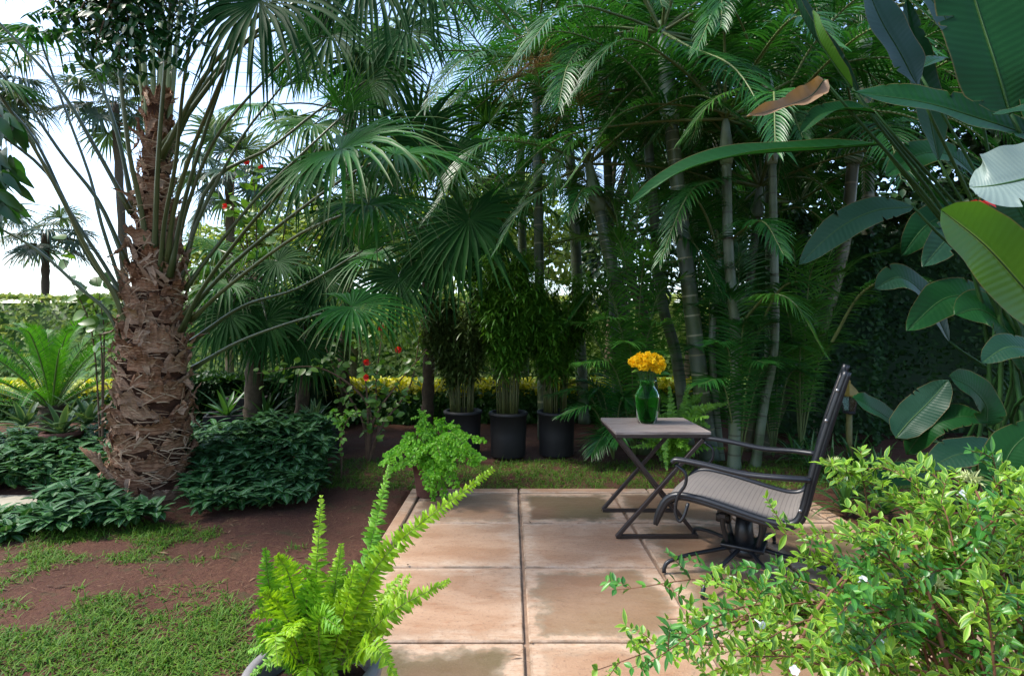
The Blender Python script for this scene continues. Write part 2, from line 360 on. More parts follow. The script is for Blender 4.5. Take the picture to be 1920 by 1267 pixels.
def patio_mat():
    t = NT('weathered_concrete_paving'); x, y, v = t.lc(); co = t.n('ShaderNodeTexCoord').outputs['Object']
    ed = t.math('MAXIMUM', t.math('ABSOLUTE', x), t.math('ABSOLUTE', y))
    mp = t.n('ShaderNodeMapping'); mp.inputs['Scale'].default_value = (1.2, 3.2, 1); t.l(co, mp.inputs[0])
    n1 = t.noise(2.1, 5, .62, mp.outputs[0], .6); n2 = t.noise(9, 5, .7, mp.outputs[0]); n3 = t.noise(60, 4, .7, co); n4 = t.noise(1.1, 3, .5, co); n5 = t.noise(5, 4, .6, co)
    c = t.mix(t.maprange(n1, .38, .64), (.28, .165, .098), (.36, .235, .152))
    c = t.mix(t.maprange(n2, .55, .7, 0, .5), c, (.25, .11, .058))
    # dark damp centre of some slabs, ragged outline; right-hand slabs also hold painted shade
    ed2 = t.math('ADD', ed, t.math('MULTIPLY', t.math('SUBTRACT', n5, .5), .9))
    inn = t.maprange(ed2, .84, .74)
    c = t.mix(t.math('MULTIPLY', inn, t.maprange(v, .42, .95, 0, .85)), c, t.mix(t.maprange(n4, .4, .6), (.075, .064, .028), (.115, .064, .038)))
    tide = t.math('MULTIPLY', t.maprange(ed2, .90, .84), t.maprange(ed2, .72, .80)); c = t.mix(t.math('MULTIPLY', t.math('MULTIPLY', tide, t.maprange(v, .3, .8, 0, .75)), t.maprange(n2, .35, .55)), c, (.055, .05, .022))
    # chalky bloom towards the slab edge
    c = t.mix(t.math('MULTIPLY', t.maprange(ed2, .70, .95, 0, .62), t.maprange(n2, .35, .6)), c, (.46, .37, .28))
    c = t.mix(t.math('MULTIPLY', t.maprange(ed, .965, .995), t.maprange(n5, .4, .62, 0, .75)), c, (.07, .05, .03))
    c = t.mix(t.maprange(n3, .54, .70, 0, .55), c, (.14, .09, .065))
    r = t.maprange(n2, .3, .7, .75, .5)
    return t.done(t.principled(c, r, .35, t.bump(t.math('ADD', n3, t.math('MULTIPLY', n2, 2.)), .35, .006)))
M['patio'] = patio_mat()
M['joint'] = plain('paving_joint', (.30, .20, .135), .85, .5, 18, .2, .4)
M['mulch'] = leaf_mat('leaf_litter', (.07, .04, .025), (.24, .15, .09), .1, .8, spec=.2)
def wood_mat():
    t = NT('weathered_table_wood'); x, y, v = t.lc(); co = t.n('ShaderNodeTexCoord').outputs['Object']
    mp = t.n('ShaderNodeMapping'); mp.inputs['Scale'].default_value = (2.2, 26, 8); t.l(co, mp.inputs[0])
    n = t.noise(3, 6, .65, mp.outputs[0], .5); n2 = t.noise(4, 3, .5, co)
    c = t.ramp(n, [(.28, (.085, .064, .055)), (.5, (.22, .178, .155)), (.72, (.34, .29, .255))])
    c = t.mix(t.maprange(v, 0, 1, 0, .4), c, (.21, .165, .14)); c = t.mix(t.maprange(n2, .4, .65, 0, .3), c, (.30, .275, .25))
    return t.done(t.principled(c, .48, .4, t.bump(n, .25, .004)))
M['wood'] = wood_mat()
def sling_mat():
    t = NT('woven_sling_fabric'); x, y, v = t.lc()
    s = t.math('SINE', t.math('MULTIPLY', y, 2*math.pi/.021)); s2 = t.math('SINE', t.math('MULTIPLY', x, 420.)); s3 = t.math('SINE', t.math('MULTIPLY', y, 2*math.pi/.0035))
    c = t.mix(t.maprange(s, .80, .98, 0, .8), (.15, .137, .128), (.055, .05, .048))
    c = t.mix(t.math('MULTIPLY', t.maprange(s2, -.2, .6, 0, .5), t.maprange(s3, -.5, .5)), c, (.13, .108, .092))
    c = t.mix(t.maprange(t.noise(6, 3), .4, .7, 0, .25), c, (.23, .20, .175))
    return t.done(t.principled(c, .55, .4, t.bump(s2, .12, .001)))
M['sling'] = sling_mat()
def glass_mat(name, col, rough=.03):
    t = NT(name); p = t.principled(col, rough, .5); p.inputs['Transmission Weight'].default_value = 1; p.inputs['IOR'].default_value = 1.45; return t.done(p)
def vase_mat():
    t = NT('green_glass'); p = t.principled((.40, .9, .42), .06, .5); p.inputs['Transmission Weight'].default_value = 1; p.inputs['IOR'].default_value = 1.16
    tr = t.n('ShaderNodeBsdfTranslucent'); tr.inputs[0].default_value = (.22, .72, .16, 1); m = t.n('ShaderNodeMixShader', i_0=.25); t.l(p.outputs[0], m.inputs[1]); t.l(tr.outputs[0], m.inputs[2]); return t.done(m)
M['glass'] = vase_mat(); M['lampglass'] = glass_mat('lantern_glass', (.75, .85, .8), .15)

# ------------------------------------------------------------------ plant builders
def pinnate(mb, pts, n, ll, lw, start=.18, ang=55, lift=.25, grav=.6, npath=22, rr=(.012, .003), prof=(.35, 1, .85, .45, .03), fold=.35, uph=UP, tipang=25, shape=(.55, 1, .35), jit=.045, cols=3, curl=0, mi_r=1, var=None, wave=0, upm=1.0):
    """a feather frond along a path: rib (slot 1) and paired leaflets (slot 0)"""
    pa = smooth(pts, npath); tube(mb, pa, np.linspace(rr[0], rr[1], npath), 5, False, mi_r)
    t = np.linspace(start, .995, n); x = t*(npath-1); i = np.minimum(x.astype(int), npath-2); f = (x-i)[:, None]
    B = pa[i]*(1-f)+pa[i+1]*f; T = nrm(pa[i+1]-pa[i]); U = ortho(T, np.broadcast_to(uph, T.shape)); S = np.cross(T, U)
    tt = (t-start)/(1-start); L = ll*np.interp(tt, [0, .4, 1], shape); an = np.radians(np.interp(tt, [0, 1], [ang+12, tipang]))[:, None]
    for sg in (1, -1):
        Dn = T*np.cos(an)+sg*S*np.sin(an)+U*lift+G.normal(0, jit, (n, 3))
        ribbons(mb, B, Dn, U*upm+sg*S*(-.3), L*G.uniform(.85, 1.1, n), lw*np.interp(tt, [0, .3, 1], [.7, 1, .55]), prof, None, grav*G.uniform(.85, 1.2, n), curl, fold, cols, var, None, wave)
def fan(mb, hub, axis, nor, Rr, nseg=34, span=140, droop=.9, hang=.12, split=.4, thr=.3, var=None):
    nseg = int(nseg*1.5)
    axis = nrm(axis); nor = ortho(axis, nor); S = np.cross(axis, nor)
    th = np.radians(np.linspace(-span, span, nseg)+G.normal(0, 1.2, nseg)); dth = math.radians(2*span/nseg)
    D = axis*np.cos(th)[:, None]+S*np.sin(th)[:, None]+nor*(.10+.12*np.cos(th*1.0)[:, None])+nor*np.where(np.arange(nseg) % 2, .02, -.02)[:, None]
    L = Rr*(.82+.18*np.cos(th))*G.uniform(.9, 1.05, nseg)
    t = np.array([.02, .16, .3, split, .56, .72, .88, 1]); wv = np.minimum(t*Rr*dth/2*1.08, split*Rr*dth/2*1.08*np.clip((1.02-t)/(1-split), 0, 1)**.8)
    g = droop*G.uniform(.4, 1.5, nseg); hg = G.random(nseg) < hang; g = np.where(hg, 4.5, g)*1.25
    ribbons(mb, np.tile(hub, (nseg, 1)), D, nor, L, 1., wv, t, g, 0., .45, 3, G.random(nseg)*.6+(.4*R_.random()) if var is None else var, None, 0., 0, thr)
def broad(mb, pts, hw, nor, n=64, cols=13, prof=None, cup=.15, wave=.05, twist=0., mi=0, tears=0):
    pa = smooth(pts, n); T = nrm(np.gradient(pa, axis=0)); N = ortho(T, np.broadcast_to(A(*nor), T.shape)); S = np.cross(T, N)
    t = np.linspace(0, 1, n); pr = np.interp(t, *(prof or ([0, .06, .2, .45, .7, .88, .96, 1], [.05, .45, .85, 1, .92, .58, .28, .02])))
    if twist:
        a = (t*twist)[:, None]; N, S = N*np.cos(a)+S*np.sin(a), S*np.cos(a)-N*np.sin(a)
    x = np.linspace(-1, 1, cols); ph = R_.random()*6
    V = pa[:, None]+x[None, :, None]*S[:, None]*(hw*pr)[:, None, None]
    for q in range(tears if tears else R_.choice((2, 4, 6))):
        ti = int(R_.uniform(.12, .95)*n); sg = R_.choice((-1, 1)); dp = R_.uniform(.08, .42)
        for ci, xv in enumerate(x):
            if xv*sg > 1-dp: V[ti, ci] = pa[ti]+(sg*(1-dp)*S[ti])*hw*pr[ti]
    z = cup*hw*pr[:, None]*np.abs(x)[None]**1.3+wave*hw*np.sin(t*17+ph)[:, None]*np.abs(x)[None]**2*np.sign(x+1e-6)[None]-.04*hw*(np.abs(x) < .08)[None]
    V = V+z[..., None]*N[:, None]
    a = np.zeros((n, cols, 3)); a[..., 0] = x; a[..., 1] = t[:, None]; a[..., 2] = R_.random()
    mb.add(V, grid_faces(n, cols), None, a, mi)
def blob_leaves(mb, blobs, n, L, W, prof=(.2, 1, .75, .03), surf=.75, grav=.4, fold=.3, clump=0, cols=3, zflat=0.35):
    """leaves through ellipsoids (centre, radii); denser near the surface"""
    vol = np.array([b[1][0]*b[1][1]*b[1][2] for b in blobs])**.667; k = G.choice(len(blobs), n, p=vol/vol.sum())
    C = np.array([b[0] for b in blobs])[k]; Rr = np.array([b[1] for b in blobs])[k]
    d = rdir(n); r = np.where(G.random(n) < surf, G.uniform(.78, 1.04, n), G.random(n)**.5)
    if clump:
        cc = rdir(clump); near = cc[np.argmax(d@cc.T+G.normal(0, .05, (n, clump)), 1)]; d = nrm(d*.55+near*.45*1.0+G.normal(0, .06, (n, 3)))
    B = C+d*Rr*r[:, None]
    D = d*.8+rdir(n)*.9; D[:, 2] -= .1
    Nn = nrm(d*.6+UP*.7+rdir(n)*zflat)
    ribbons(mb, B, D, Nn, L*G.uniform(.6, 1.2, n), W*G.uniform(.7, 1.2, n), prof, None, grav, 0., fold, cols)
def pot_mesh(c, r0, r1, h, mat, parent, rim=.025, soil_z=.06, square=False, name='pot'):
    mb = MB()
    lathe(mb, [(0, 0), (r0*.97, 0), (r0, .01), (r0+(r1-r0)*.5, h*.5), (r1, h-rim*1.6), (r1+.010, h-rim*1.5), (r1+.013, h-rim), (r1+.012, h-.006), (r1+.004, h), (r1-.016, h), (r1-.020, h-.01), (r1-.03, h-soil_z-.02)], c, 40)
    p = mb.build(name, mat, parent)
    s = MB(); lathe(s, [(r1-.0215, h-soil_z-.01), (r1*.6, h-soil_z+.012), (r1*.3, h-soil_z+.006), (.001, h-soil_z+.016)], c, 32, 0, .03); s.build('soil', M['soil'], parent)
    return p

# ------------------------------------------------------------------ setting: ground, patio, path
PX0, PX1, PY1 = -.755, 2.13, 4.05
def gz(x, y):
    z = (fbm(np.asarray(x)*1.1+30, np.asarray(y)*1.1+30, 3)-.5)*.07+(vnoise(np.asarray(x)*9+7, np.asarray(y)*9+3, 8)-.5)*.014-.015
    inside = (np.asarray(x) > PX0-.02) & (np.asarray(x) < PX1+.02) & (np.asarray(y) < PY1+.02)
    near = np.clip(np.maximum(np.maximum(PX0-np.asarray(x), np.asarray(x)-PX1), np.asarray(y)-PY1)/.3, 0, 1)
    return np.where(inside, -.07, z*near-.022*(1-near))
def axis_pts(lo, hi, step, far):
    a = list(np.arange(lo, hi+1e-6, step)); s = step
    while a[-1] < far: s *= 1.45; a.append(a[-1]+s)
    s = step; b = []; q = lo
    while q > -far: s *= 1.45; q -= s; b.append(q)
    return np.array(b[::-1]+a)
xs = axis_pts(-4.5, 4, .05, 500); ys = axis_pts(.8, 6, .05, 500)
XX, YY = np.meshgrid(xs, ys); V = np.stack([XX, YY, gz(XX, YY)], -1)
mb = MB(); mb.add(V, grid_faces(len(ys), len(xs))); structure(mb.build('ground', M['ground']))
# patio slabs
mb = MB()
colx = [(-.66, .051), (.069, .741), (.759, 1.416), (1.434, 2.005)]
rowy = [(-1.2, -.56), (-.545, .09), (.105, .755), (.77, 1.405), (1.42, 2.053), (2.067, 2.705), (2.717, 3.33), (3.342, 3.95)]
dk = {(1, 7): 1.0, (1, 5): .72, (0, 4): 1.0, (2, 7): .85, (3, 6): 1.0, (2, 5): .8, (0, 7): .6, (1, 6): .3, (0, 6): .15, (0, 5): .35, (2, 6): .8, (1, 4): .45, (3, 5): .9, (2, 4): .7, (3, 7): .85}  # slab stains; right-hand columns set darker, shade painted into them as well
for i, (x0, x1) in enumerate(colx):
    for j, (y0, y1) in enumerate(rowy):
        if y1 < .5: continue
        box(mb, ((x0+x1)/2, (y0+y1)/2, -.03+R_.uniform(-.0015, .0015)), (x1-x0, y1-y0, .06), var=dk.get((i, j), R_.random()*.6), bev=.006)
for (cx, cy, sx, sy) in [(-.7125, 1.75, .075, 4.395), (2.07, 1.75, .10, 4.395)]: box(mb, (cx, cy, -.028), (sx, sy, .064), var=.25, bev=.007)
for k, (a, b) in enumerate([(-.75, .055), (.063, 1.02), (1.028, 2.12)]): box(mb, ((a+b)/2, 4.003, -.027), (b-a, .088, .066), var=.1, bev=.008)
box(mb, (.69, 1.7, -.055), (2.80, 4.6, .08), mi=1, var=.5)
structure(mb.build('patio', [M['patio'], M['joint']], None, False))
t = NT('far_lawn_grass'); M['lawn'] = t.done(t.principled(t.mix(t.maprange(t.noise(6, 5, .7), .35, .65), (.10, .20, .03), (.19, .27, .06)), .8, .2))
gx_ = np.linspace(-26, 14, 60); gy_ = np.linspace(7.75, 13.2, 16); LX, LY = np.meshgrid(gx_, gy_)
mb = MB(); mb.add(np.stack([LX, LY, .055+0*LX], -1), grid_faces(16, 60)); structure(mb.build('lawn', M['lawn']))
mb = MB(); box(mb, (-3.65, 3.68, -.01), (.95, .36, .05), bev=.008); structure(mb.build('path', M['path'], None, False))

# ------------------------------------------------------------------ grass (uncountable)
def grass_field():
    n = 34000
    x = np.concatenate([G.uniform(-3.6, -.70, n), G.uniform(-1.6, 3.4, 7500)]); y = np.concatenate([1.55+G.random(n)**1.25*2.5, G.uniform(4.08, 5.0, 7500)])
    d = fbm(x*1.25+4, y*1.9+9, 21); d2 = vnoise(x*5, y*6, 25)
    left = np.clip((-1.25-x)*.22, -.12, .17)-np.clip(2.55-y, 0, 1)*.06; band = np.where((y > 2.85) & (x > -2.4), -.16, 0)+np.where((y > 2.25) & (y < 2.75) & (x > -2.0) & (x < -1.0), -.14, 0)
    keep = np.where(y > 4.06, d2 > .22, G.random(len(x)) < np.clip((d+left+band*1.1+.55*(d2-.5)-.40)/.30, 0, 1)**1.6)
    keep &= ~((x < -2.0) & (y > 3.35) & (y < 4.06)); keep &= ~((x > -.77) & (x < 2.15) & (y < 4.06))
    x, y = x[keep], y[keep]; k = len(x); rep = 3
    x = np.repeat(x, rep)+G.normal(0, .012, k*rep); y = np.repeat(y, rep)+G.normal(0, .012, k*rep); ok = (x < -.775) | (y > 4.07); x, y = x[ok], y[ok]; n = len(x)
    B = np.stack([x, y, gz(x, y)-.003], -1); a = G.random(n)*6.28; lay = G.uniform(.25, 1.5, n)
    D = np.stack([np.cos(a)*lay, np.sin(a)*lay, np.ones(n)], -1)
    mb = MB(); ribbons(mb, B, D, np.stack([-np.cos(a), -np.sin(a), lay*.7+.2], -1), G.uniform(.025, .075, n), G.uniform(.0014, .0032, n), (1, .9, .6, .05), None, G.uniform(.6, 2.2, n), 0, .2, 2, np.clip(G.normal(.4, .3, n)+vnoise(x*2, y*2, 5)*.4-.1, 0, 1))
    return mb.build('grass', M['grass'])
tag(grass_field(), 'patchy short grass growing over red soil', 'grass', kind='stuff')
def litter():
    mb = MB(); n = 420
    x = np.concatenate([G.uniform(-3.4, -.82, 1500), G.normal(.55, .5, 800), G.uniform(-.7, 2.0, 34)]); y = np.concatenate([1.6+G.random(1500)*2.1, G.uniform(4.15, 4.95, 800), G.uniform(1.9, 3.9, 34)]); n = len(x)
    a = G.random(n)*6.28
    ribbons(mb, np.stack([x, y, np.maximum(gz(x, y), np.where((x > -.74) & (y < 4), .002, -1))+.006], -1), np.stack([np.cos(a), np.sin(a), G.uniform(-.05, .3, n)], -1), UP, G.uniform(.012, .06, n), np.where(G.random(n) < .8, .0012, G.uniform(.002, .006, n)), (.4, 1, .8, .1), None, .3, 0, .3)
    return mb.build('leaf_litter', M['mulch'])
tag(litter(), 'dry twigs and fallen leaves lying on the soil', 'leaf litter', kind='stuff')

# ------------------------------------------------------------------ ground cover (uncountable)
def ground_cover():
    poly = [(-2.05, 3.42), (-1.75, 3.48), (-1.42, 3.62), (-1.38, 3.9), (-1.66, 4.95), (-4.9, 5.3), (-4.9, 3.15), (-2.95, 3.06), (-2.3, 3.16)]
    n = 3300; x = G.uniform(-4.9, -1.1, n); y = G.uniform(3.0, 5.3, n)
    ins = np.zeros(n, bool); m = len(poly)
    for i in range(m):
        (ax, ay), (bx, by) = poly[i], poly[(i+1) % m]
        c = ((ay > y) != (by > y)) & (x < (bx-ax)*(y-ay)/(by-ay+1e-9)+ax); ins ^= c
    ins &= ~((x < -3.1) & (y > 3.42) & (y < 3.86)); ins &= ((x+2.66)**2+(y-3.93)**2) > .27**2; ins &= ~((np.abs(x/y*1000+683) < 75) & (y > 3.42) & (y < 3.95))
    x, y = x[ins], y[ins]
    dfr = np.clip((y-(3.55+.25*np.clip(x+2.6, 0, 1.5)))/.5, 0, 1)*np.where(x < -2.7, .55, 1)*np.clip((-1.1-x)/.25, .35, 1)
    h = np.where((x < -2.75) & (y < 3.45), .35, 1)*(.09+.24*dfr+.10*fbm(x*1.8, y*1.8, 40)+.08*(x > -2.2)*dfr)
    mb = MB(); z = h*G.uniform(.55, 1.05, len(x))
    for k in range(10):
        a = k*2.4+G.random(len(x))*6.28; up = G.uniform(-.15, .75, len(x)) if k < 6 else G.uniform(.5, 1.5, len(x))
        D = np.stack([np.cos(a), np.sin(a), up], -1); Nn = np.stack([-np.cos(a)*up, -np.sin(a)*up, np.ones(len(x))], -1)
        B = np.stack([x, y, gz(x, y)+(z if k < 6 else z*(.35 if k < 8 else .65))], -1)
        ribbons(mb, B, D, Nn, G.uniform(.07, .135, len(x)), G.uniform(.017, .029, len(x)), (.15, .8, 1, .7, .04), None, .5, 0, .25)
    return mb.build('ground_cover', M['cover'])
tag(ground_cover(), 'low bed of dark green rosette leaves around the shaggy palm trunk', 'ground cover', kind='stuff')

# ------------------------------------------------------------------ big shaggy fan palm
PC = A(-2.66, 3.93, 0)
def trunk_r(z): return np.interp(z, [0, .12, .5, .95, 1.3, 1.6, 2.0, 2.4, 2.85, 3.1], [.265, .235, .225, .195, .165, .14, .105, .078, .05, .035])
def trunk_c(z): return PC+A(.035*z-.006*z*z, 0, z)
def big_palm():
    t = thing('fan_palm', 'thick fan palm with shaggy brown fibrous trunk and long bare leaf stalks', 'palm tree', PC)
    mb = MB(); zs = np.linspace(-.05, 2.92, 110); an = np.linspace(0, 2*np.pi, 64, endpoint=False)
    rr = trunk_r(zs)[:, None]*(.90+.10*vnoise(an[None]*5+zs[:, None]*2, zs[:, None]*9+an[None]*0, 50))+.012*np.sin(zs[:, None]*50+3*np.sin(an)[None])
    ce = np.array([trunk_c(z) for z in zs])
    V = ce[:, None]+np.stack([rr*np.cos(an), rr*np.sin(an), 0*rr], -1)
    a = np.zeros((110, 64, 3)); mb.add(V, grid_faces(110, 64, True)[:, ::-1], None, a); tr = mb.build('trunk', M['trunk_core'], t)
    # persistent leaf bases: papery sheaths that hug the trunk and flare at their torn upper edge
    bases = []; rows = []; z = .0
    while z < 2.9: rows.append(z); z += .112 if z < 1.8 else .15
    for i, (row, part) in enumerate([(a_, b_) for a_ in range(len(rows)) for b_ in range(5 if rows[a_] < 1.7 else 3)]):
        m_ = 5 if rows[row] < 1.7 else 3; z = rows[row]+R_.uniform(-.022, .022); th = (part+.5*(row % 2))*2*math.pi/m_+R_.uniform(-.22, .22)+row*.13; r = float(trunk_r(z)); c = trunk_c(z); m = MB()
        wa = (math.pi/m_)*R_.uniform(.95, 1.35); hh = R_.uniform(.10, .16); nr, ncl = 9, 25
        tilt = R_.uniform(-.18, .18); fl = R_.uniform(.025, .075)
        uu = np.linspace(-1, 1, ncl); vv = np.linspace(0, 1, nr)
        ang = th+uu[None]*wa*(1-.25*vv[:, None]**2); jag = 1+(.5*(vnoise(uu*4+i*3, uu*0+i, 51)[None]-.5)+.45*(vnoise(uu*15+i*3, uu*0+i, 53)[None]-.5))*vv[:, None]
        rad_ = r*(.97+.05*(1-np.abs(uu))[None])+.010+fl*.8*vv[:, None]**2.6*(1-.6*np.abs(uu)[None]**2)+.010*np.sin(uu*21+i)[None]*vv[:, None]
        hz = z+hh*vv[:, None]*jag*(1-.35*np.abs(uu)[None]**1.5)+tilt*uu[None]*.12+.02*vnoise(uu*4+i, uu*0+3+i, 52)[None]
        V = np.stack([c[0]+rad_*np.cos(ang), c[1]+rad_*np.sin(ang), hz], -1)
        at = np.zeros((nr, ncl, 3)); at[..., 2] = R_.random()**1.6*1.1; at[..., 1] = vv[:, None]; at[..., 0] = uu
        m.add(V, grid_faces(nr, ncl), None, at)
        # woody stub in the middle
        q0 = A(c[0]+(r+.005)*math.cos(th), c[1]+(r+.005)*math.sin(th), z+.01); out = A(math.cos(th), math.sin(th), 0)
        hb = R_.uniform(.07, .17); wd = R_.uniform(.02, .035)
        ribbons(m, q0[None], (out*.28+UP)[None], out[None], hb, wd, (1.3, 1.1, .95, .9, .75), None, 0, 0, -.35, 5, 0.)
        # curled torn flaps
        for k in range(R_.randint(1, 2)):
            a2 = th+R_.uniform(-.6, .6); o2 = A(math.cos(a2), math.sin(a2), 0); sd_ = A(-math.sin(a2), math.cos(a2), 0); dn = R_.choice((-1, -1, 1, .4))
            ribbons(m, (c+o2*(r+.018+fl*.4)+UP*(R_.uniform(.03, .12)))[None], (o2*R_.uniform(.05, .3)+UP*dn+sd_*R_.uniform(-.7, .7))[None], (o2+sd_*R_.uniform(-.5, .5))[None], R_.uniform(.07, .19), R_.uniform(.010, .026), (1, .95, .85, .7, .5, .2), None, R_.uniform(0, .8), R_.uniform(-2.2, 1.2), R_.uniform(-.3, 1.1), 5, R_.uniform(.5, 1.5), None, .5)
        b = m.build('leaf_base', M['trunk'], t); bases.append(b)
    # loose fibre strands
    n = 1500; z = G.random(n)**1.15*2.6; th = G.random(n)*6.283; r = trunk_r(z)+G.uniform(.005, .05, n); c = np.array([trunk_c(q) for q in z])
    B = c+np.stack([r*np.cos(th), r*np.sin(th), np.zeros(n)], -1); o = np.stack([np.cos(th), np.sin(th), np.zeros(n)], -1); s = np.stack([-np.sin(th), np.cos(th), np.zeros(n)], -1)*G.choice([-1, 1], n)[:, None]
    mb = MB(); D = s*G.uniform(.3, 1.3, n)[:, None]+o*G.uniform(.0, .4, n)[:, None]+UP*G.normal(0, .33, n)[:, None]
    ribbons(mb, B, D, o, G.uniform(.04, .17, n), G.uniform(.001, .0042, n), (1, 1, .9, .7, .3), None, G.uniform(.0, 1.2, n), G.uniform(.3, 1.6, n), 0, 2)
    f = mb.build('fibre', M['dead'], t); f['kind'] = 'stuff'
    mb = MB()
    for k in range(5):
        p0 = P(215+k*4, 925-k*3, 3.72); tube(mb, smooth([p0, P(200-k*2, 890-k*4, 3.70), P(150+k*9, 838+k*3, 3.66)], 7), np.linspace(.02, .008, 7), 6)
    mb.build('broken_stalk', M['trunk'], t)
    # leaf stalks with fans: pixels of the stalk and distance of its end
    S = [([(246, 400), (180, 280), (110, 165), (0, 45), (-110, -70)], 3.5), ([(250, 395), (221, 256), (174, 118), (130, 20), (90, -90)], 4.2), ([(240, 500), (185, 379), (118, 292), (51, 197), (-40, 90)], 3.7),
         ([(232, 560), (193, 493), (130, 395), (70, 270), (0, 185), (-110, 70)], 4.0), ([(225, 560), (165, 480), (100, 340), (0, 252), (-110, 190)], 3.3), ([(235, 660), (205, 590), (150, 540), (60, 462), (-60, 400)], 3.6),
         ([(248, 655), (218, 560), (165, 470), (120, 380), (60, 270), (-20, 150)], 3.2),
         ([(312, 500), (325, 400), (355, 296), (406, 170), (470, 24), (486, 0)], 3.0), ([(318, 520), (345, 380), (385, 245), (425, 120), (455, -40)], 3.6), ([(335, 540), (365, 430), (410, 335), (462, 245), (525, 166)], 4.4),
         ([(330, 480), (350, 390), (395, 276), (450, 200), (560, 85)], 4.0), ([(345, 545), (400, 470), (485, 367), (570, 285), (645, 215)], 4.5), ([(348, 590), (434, 497), (540, 410), (660, 325), (740, 290)], 3.6),
         ([(345, 500), (395, 343), (509, 276), (600, 205), (690, 150)], 5.0), ([(360, 640), (454, 575), (560, 540), (680, 470)], 3.9), ([(358, 600), (430, 535), (560, 440), (690, 385)], 3.3),
         ([(278, 480), (262, 380), (243, 290), (225, 138), (215, 0), (205, -120)], 3.3), ([(290, 480), (293, 380), (298, 276), (310, 118), (325, -60)], 3.3), ([(300, 520), (308, 420), (330, 300), (345, 150), (380, -60)], 3.2),
         ([(252, 640), (228, 540), (190, 420), (168, 330), (120, 200), (70, 60)], 4.5), ([(362, 690), (450, 640), (560, 600), (660, 575)], 4.1), ([(340, 620), (380, 540), (470, 420), (560, 330), (640, 280)], 3.0)]
    S += [([(300, 300), (400, 120), (560, -30), (690, -40)], 3.3), ([(302, 280), (480, 60), (690, -60), (800, -30)], 3.8), ([(300, 330), (390, 150), (500, 60), (610, 70)], 4.2)]
    FACE = {7: ((640, 110), .85), 22: ((800, 60), .75), 23: ((900, 60), .75), 13: ((790, 260), .8), }
    for k, (px, Ye) in enumerate(S):
        m = len(px); Y0 = 3.98+(-.2 if Ye < 3.9 else .2)*.7
        pts = [P(u, v, Y0+(Ye-Y0)*(q/(m-1))**1.1) for q, (u, v) in enumerate(px)]
        mb = MB(); tube(mb, smooth(pts, 16), interp([0, .12, .5, 1], [.032, .020, .015, .010], 16), 7, ell=(1, .7)); st = mb.build('frond', M['stalk'], t)
        hub = pts[-1]; ax = nrm(pts[-1]-pts[-2]); ax = nrm(ax*A(1, 1, .35)+A(0, 0, -.35)); mb = MB()
        nr = ortho(ax, UP*.7+A(0, -.5, 0)+A(*rdir(1)[0])*.25)
        if k in FACE:
            ax = nrm(P(*FACE[k][0], Ye-.15)-hub); nr = A(R_.uniform(-.3, .3), -.9, R_.uniform(-.25, .45)); fan(mb, hub, ax, nr, FACE[k][1], 42, 150, 1.3, .3)
        elif k in (8, 9, 10, 11, 14, 24): fan(mb, hub, A(.3, -.2, 1), A(0, -1, 0), .5, 30, 60, .4, .1)
        else: fan(mb, hub, ax, nr, R_.uniform(.62, .78), 38, 150, 1.0, .1)
        mb.build('leaf_fan', M['fan_shaded'] if k in FACE else M['fan'], st)
    for k, (u0, u1, v1) in enumerate([(284, 262, -40), (292, 283, -60), (298, 303, -80), (304, 322, -50), (288, 245, -20), (306, 340, -30)]):
        pts = [P(u0, 330, 4.0), P(u0+(u1-u0)*.4, 200, 4.0), P(u1, 0, 4.05+.1*(k % 3)), P(u1+(u1-u0)*.8, v1-150, 4.1)]
        mb = MB(); tube(mb, smooth(pts, 12), interp([0, .4, 1], [.03, .026, .018], 12), 7, ell=(1, .6)); st = mb.build('frond', M['stalk_pale'], t, label='pale green young leaf stalk')
        mb = MB(); fan(mb, pts[-1], nrm(pts[-1]-pts[-2]), A(0, -.8, .2), .6, 30, 120, .5, .05); mb.build('leaf_fan', M['fan'], st)
    return t
big_palm()

# ------------------------------------------------------------------ other fan palms
def fan_palm(name, label, base, crown, n, Rf, mats, seed, elev=(-45, 60), stalk=(.55, .85), group=None, tr=.07, extra=(), mat_tr=None, nseg=32, droop=1.1, az=None):
    global G, R_
    t = thing(name, label, 'palm tree', base, group); base = A(*base); crown = A(*crown)
    mb = MB(); pa = smooth([base-UP*.05, (base+crown)/2+A(.03, 0, 0), crown], 24)
    tube(mb, pa, tr*(1+.12*np.sin(np.arange(24)*2.7)), 10); mb.build('trunk', M['bark'] if mat_tr is None else mat_tr, t)
    items = []
    for i in range(n):
        a = i*2.39996+seed if az is None else rad(R_.uniform(*az)); el = rad(elev[1]+(elev[0]-elev[1])*(i+.5)/n+R_.uniform(-8, 8)); d = A(math.cos(a)*math.cos(el), math.sin(a)*math.cos(el), math.sin(el))
        L = R_.uniform(*stalk); hub = crown+d*L-UP*.12*L*math.cos(el); ax = nrm(d-UP*.45*math.cos(el)); items.append((hub, ax, ortho(ax, UP+A(0, -.15, 0)+rdir(1)[0]*.3), Rf*R_.uniform(.85, 1.1)))
    for (h, tp, nr) in extra:
        hub = P(h[0], h[1], h[2]-.35); tip = P(tp[0], tp[1], tp[2]-.4); items.append((hub, nrm(tip-hub), A(*nr), np.linalg.norm(tip-hub)*1.1))
    for k, (hub, ax, nr, Rr) in enumerate(items):
        mb = MB(); mid = (crown+hub)/2+UP*.07+A(*rdir(1)[0])*.03; tube(mb, smooth([crown, mid, hub], 8), np.linspace(.014, .008, 8), 5); st = mb.build('frond', M['stalk'], t)
        mb = MB(); ex = k >= n; fan(mb, hub, ax, nr, Rr, nseg, 158 if ex else 145, droop*.75 if ex else droop, .22 if ex else .14); mb.build('leaf_fan', M['fan_shaded'] if ex else mats[k % len(mats)], st)
    return t
F, FG = M['fan'], M['fan_grey']
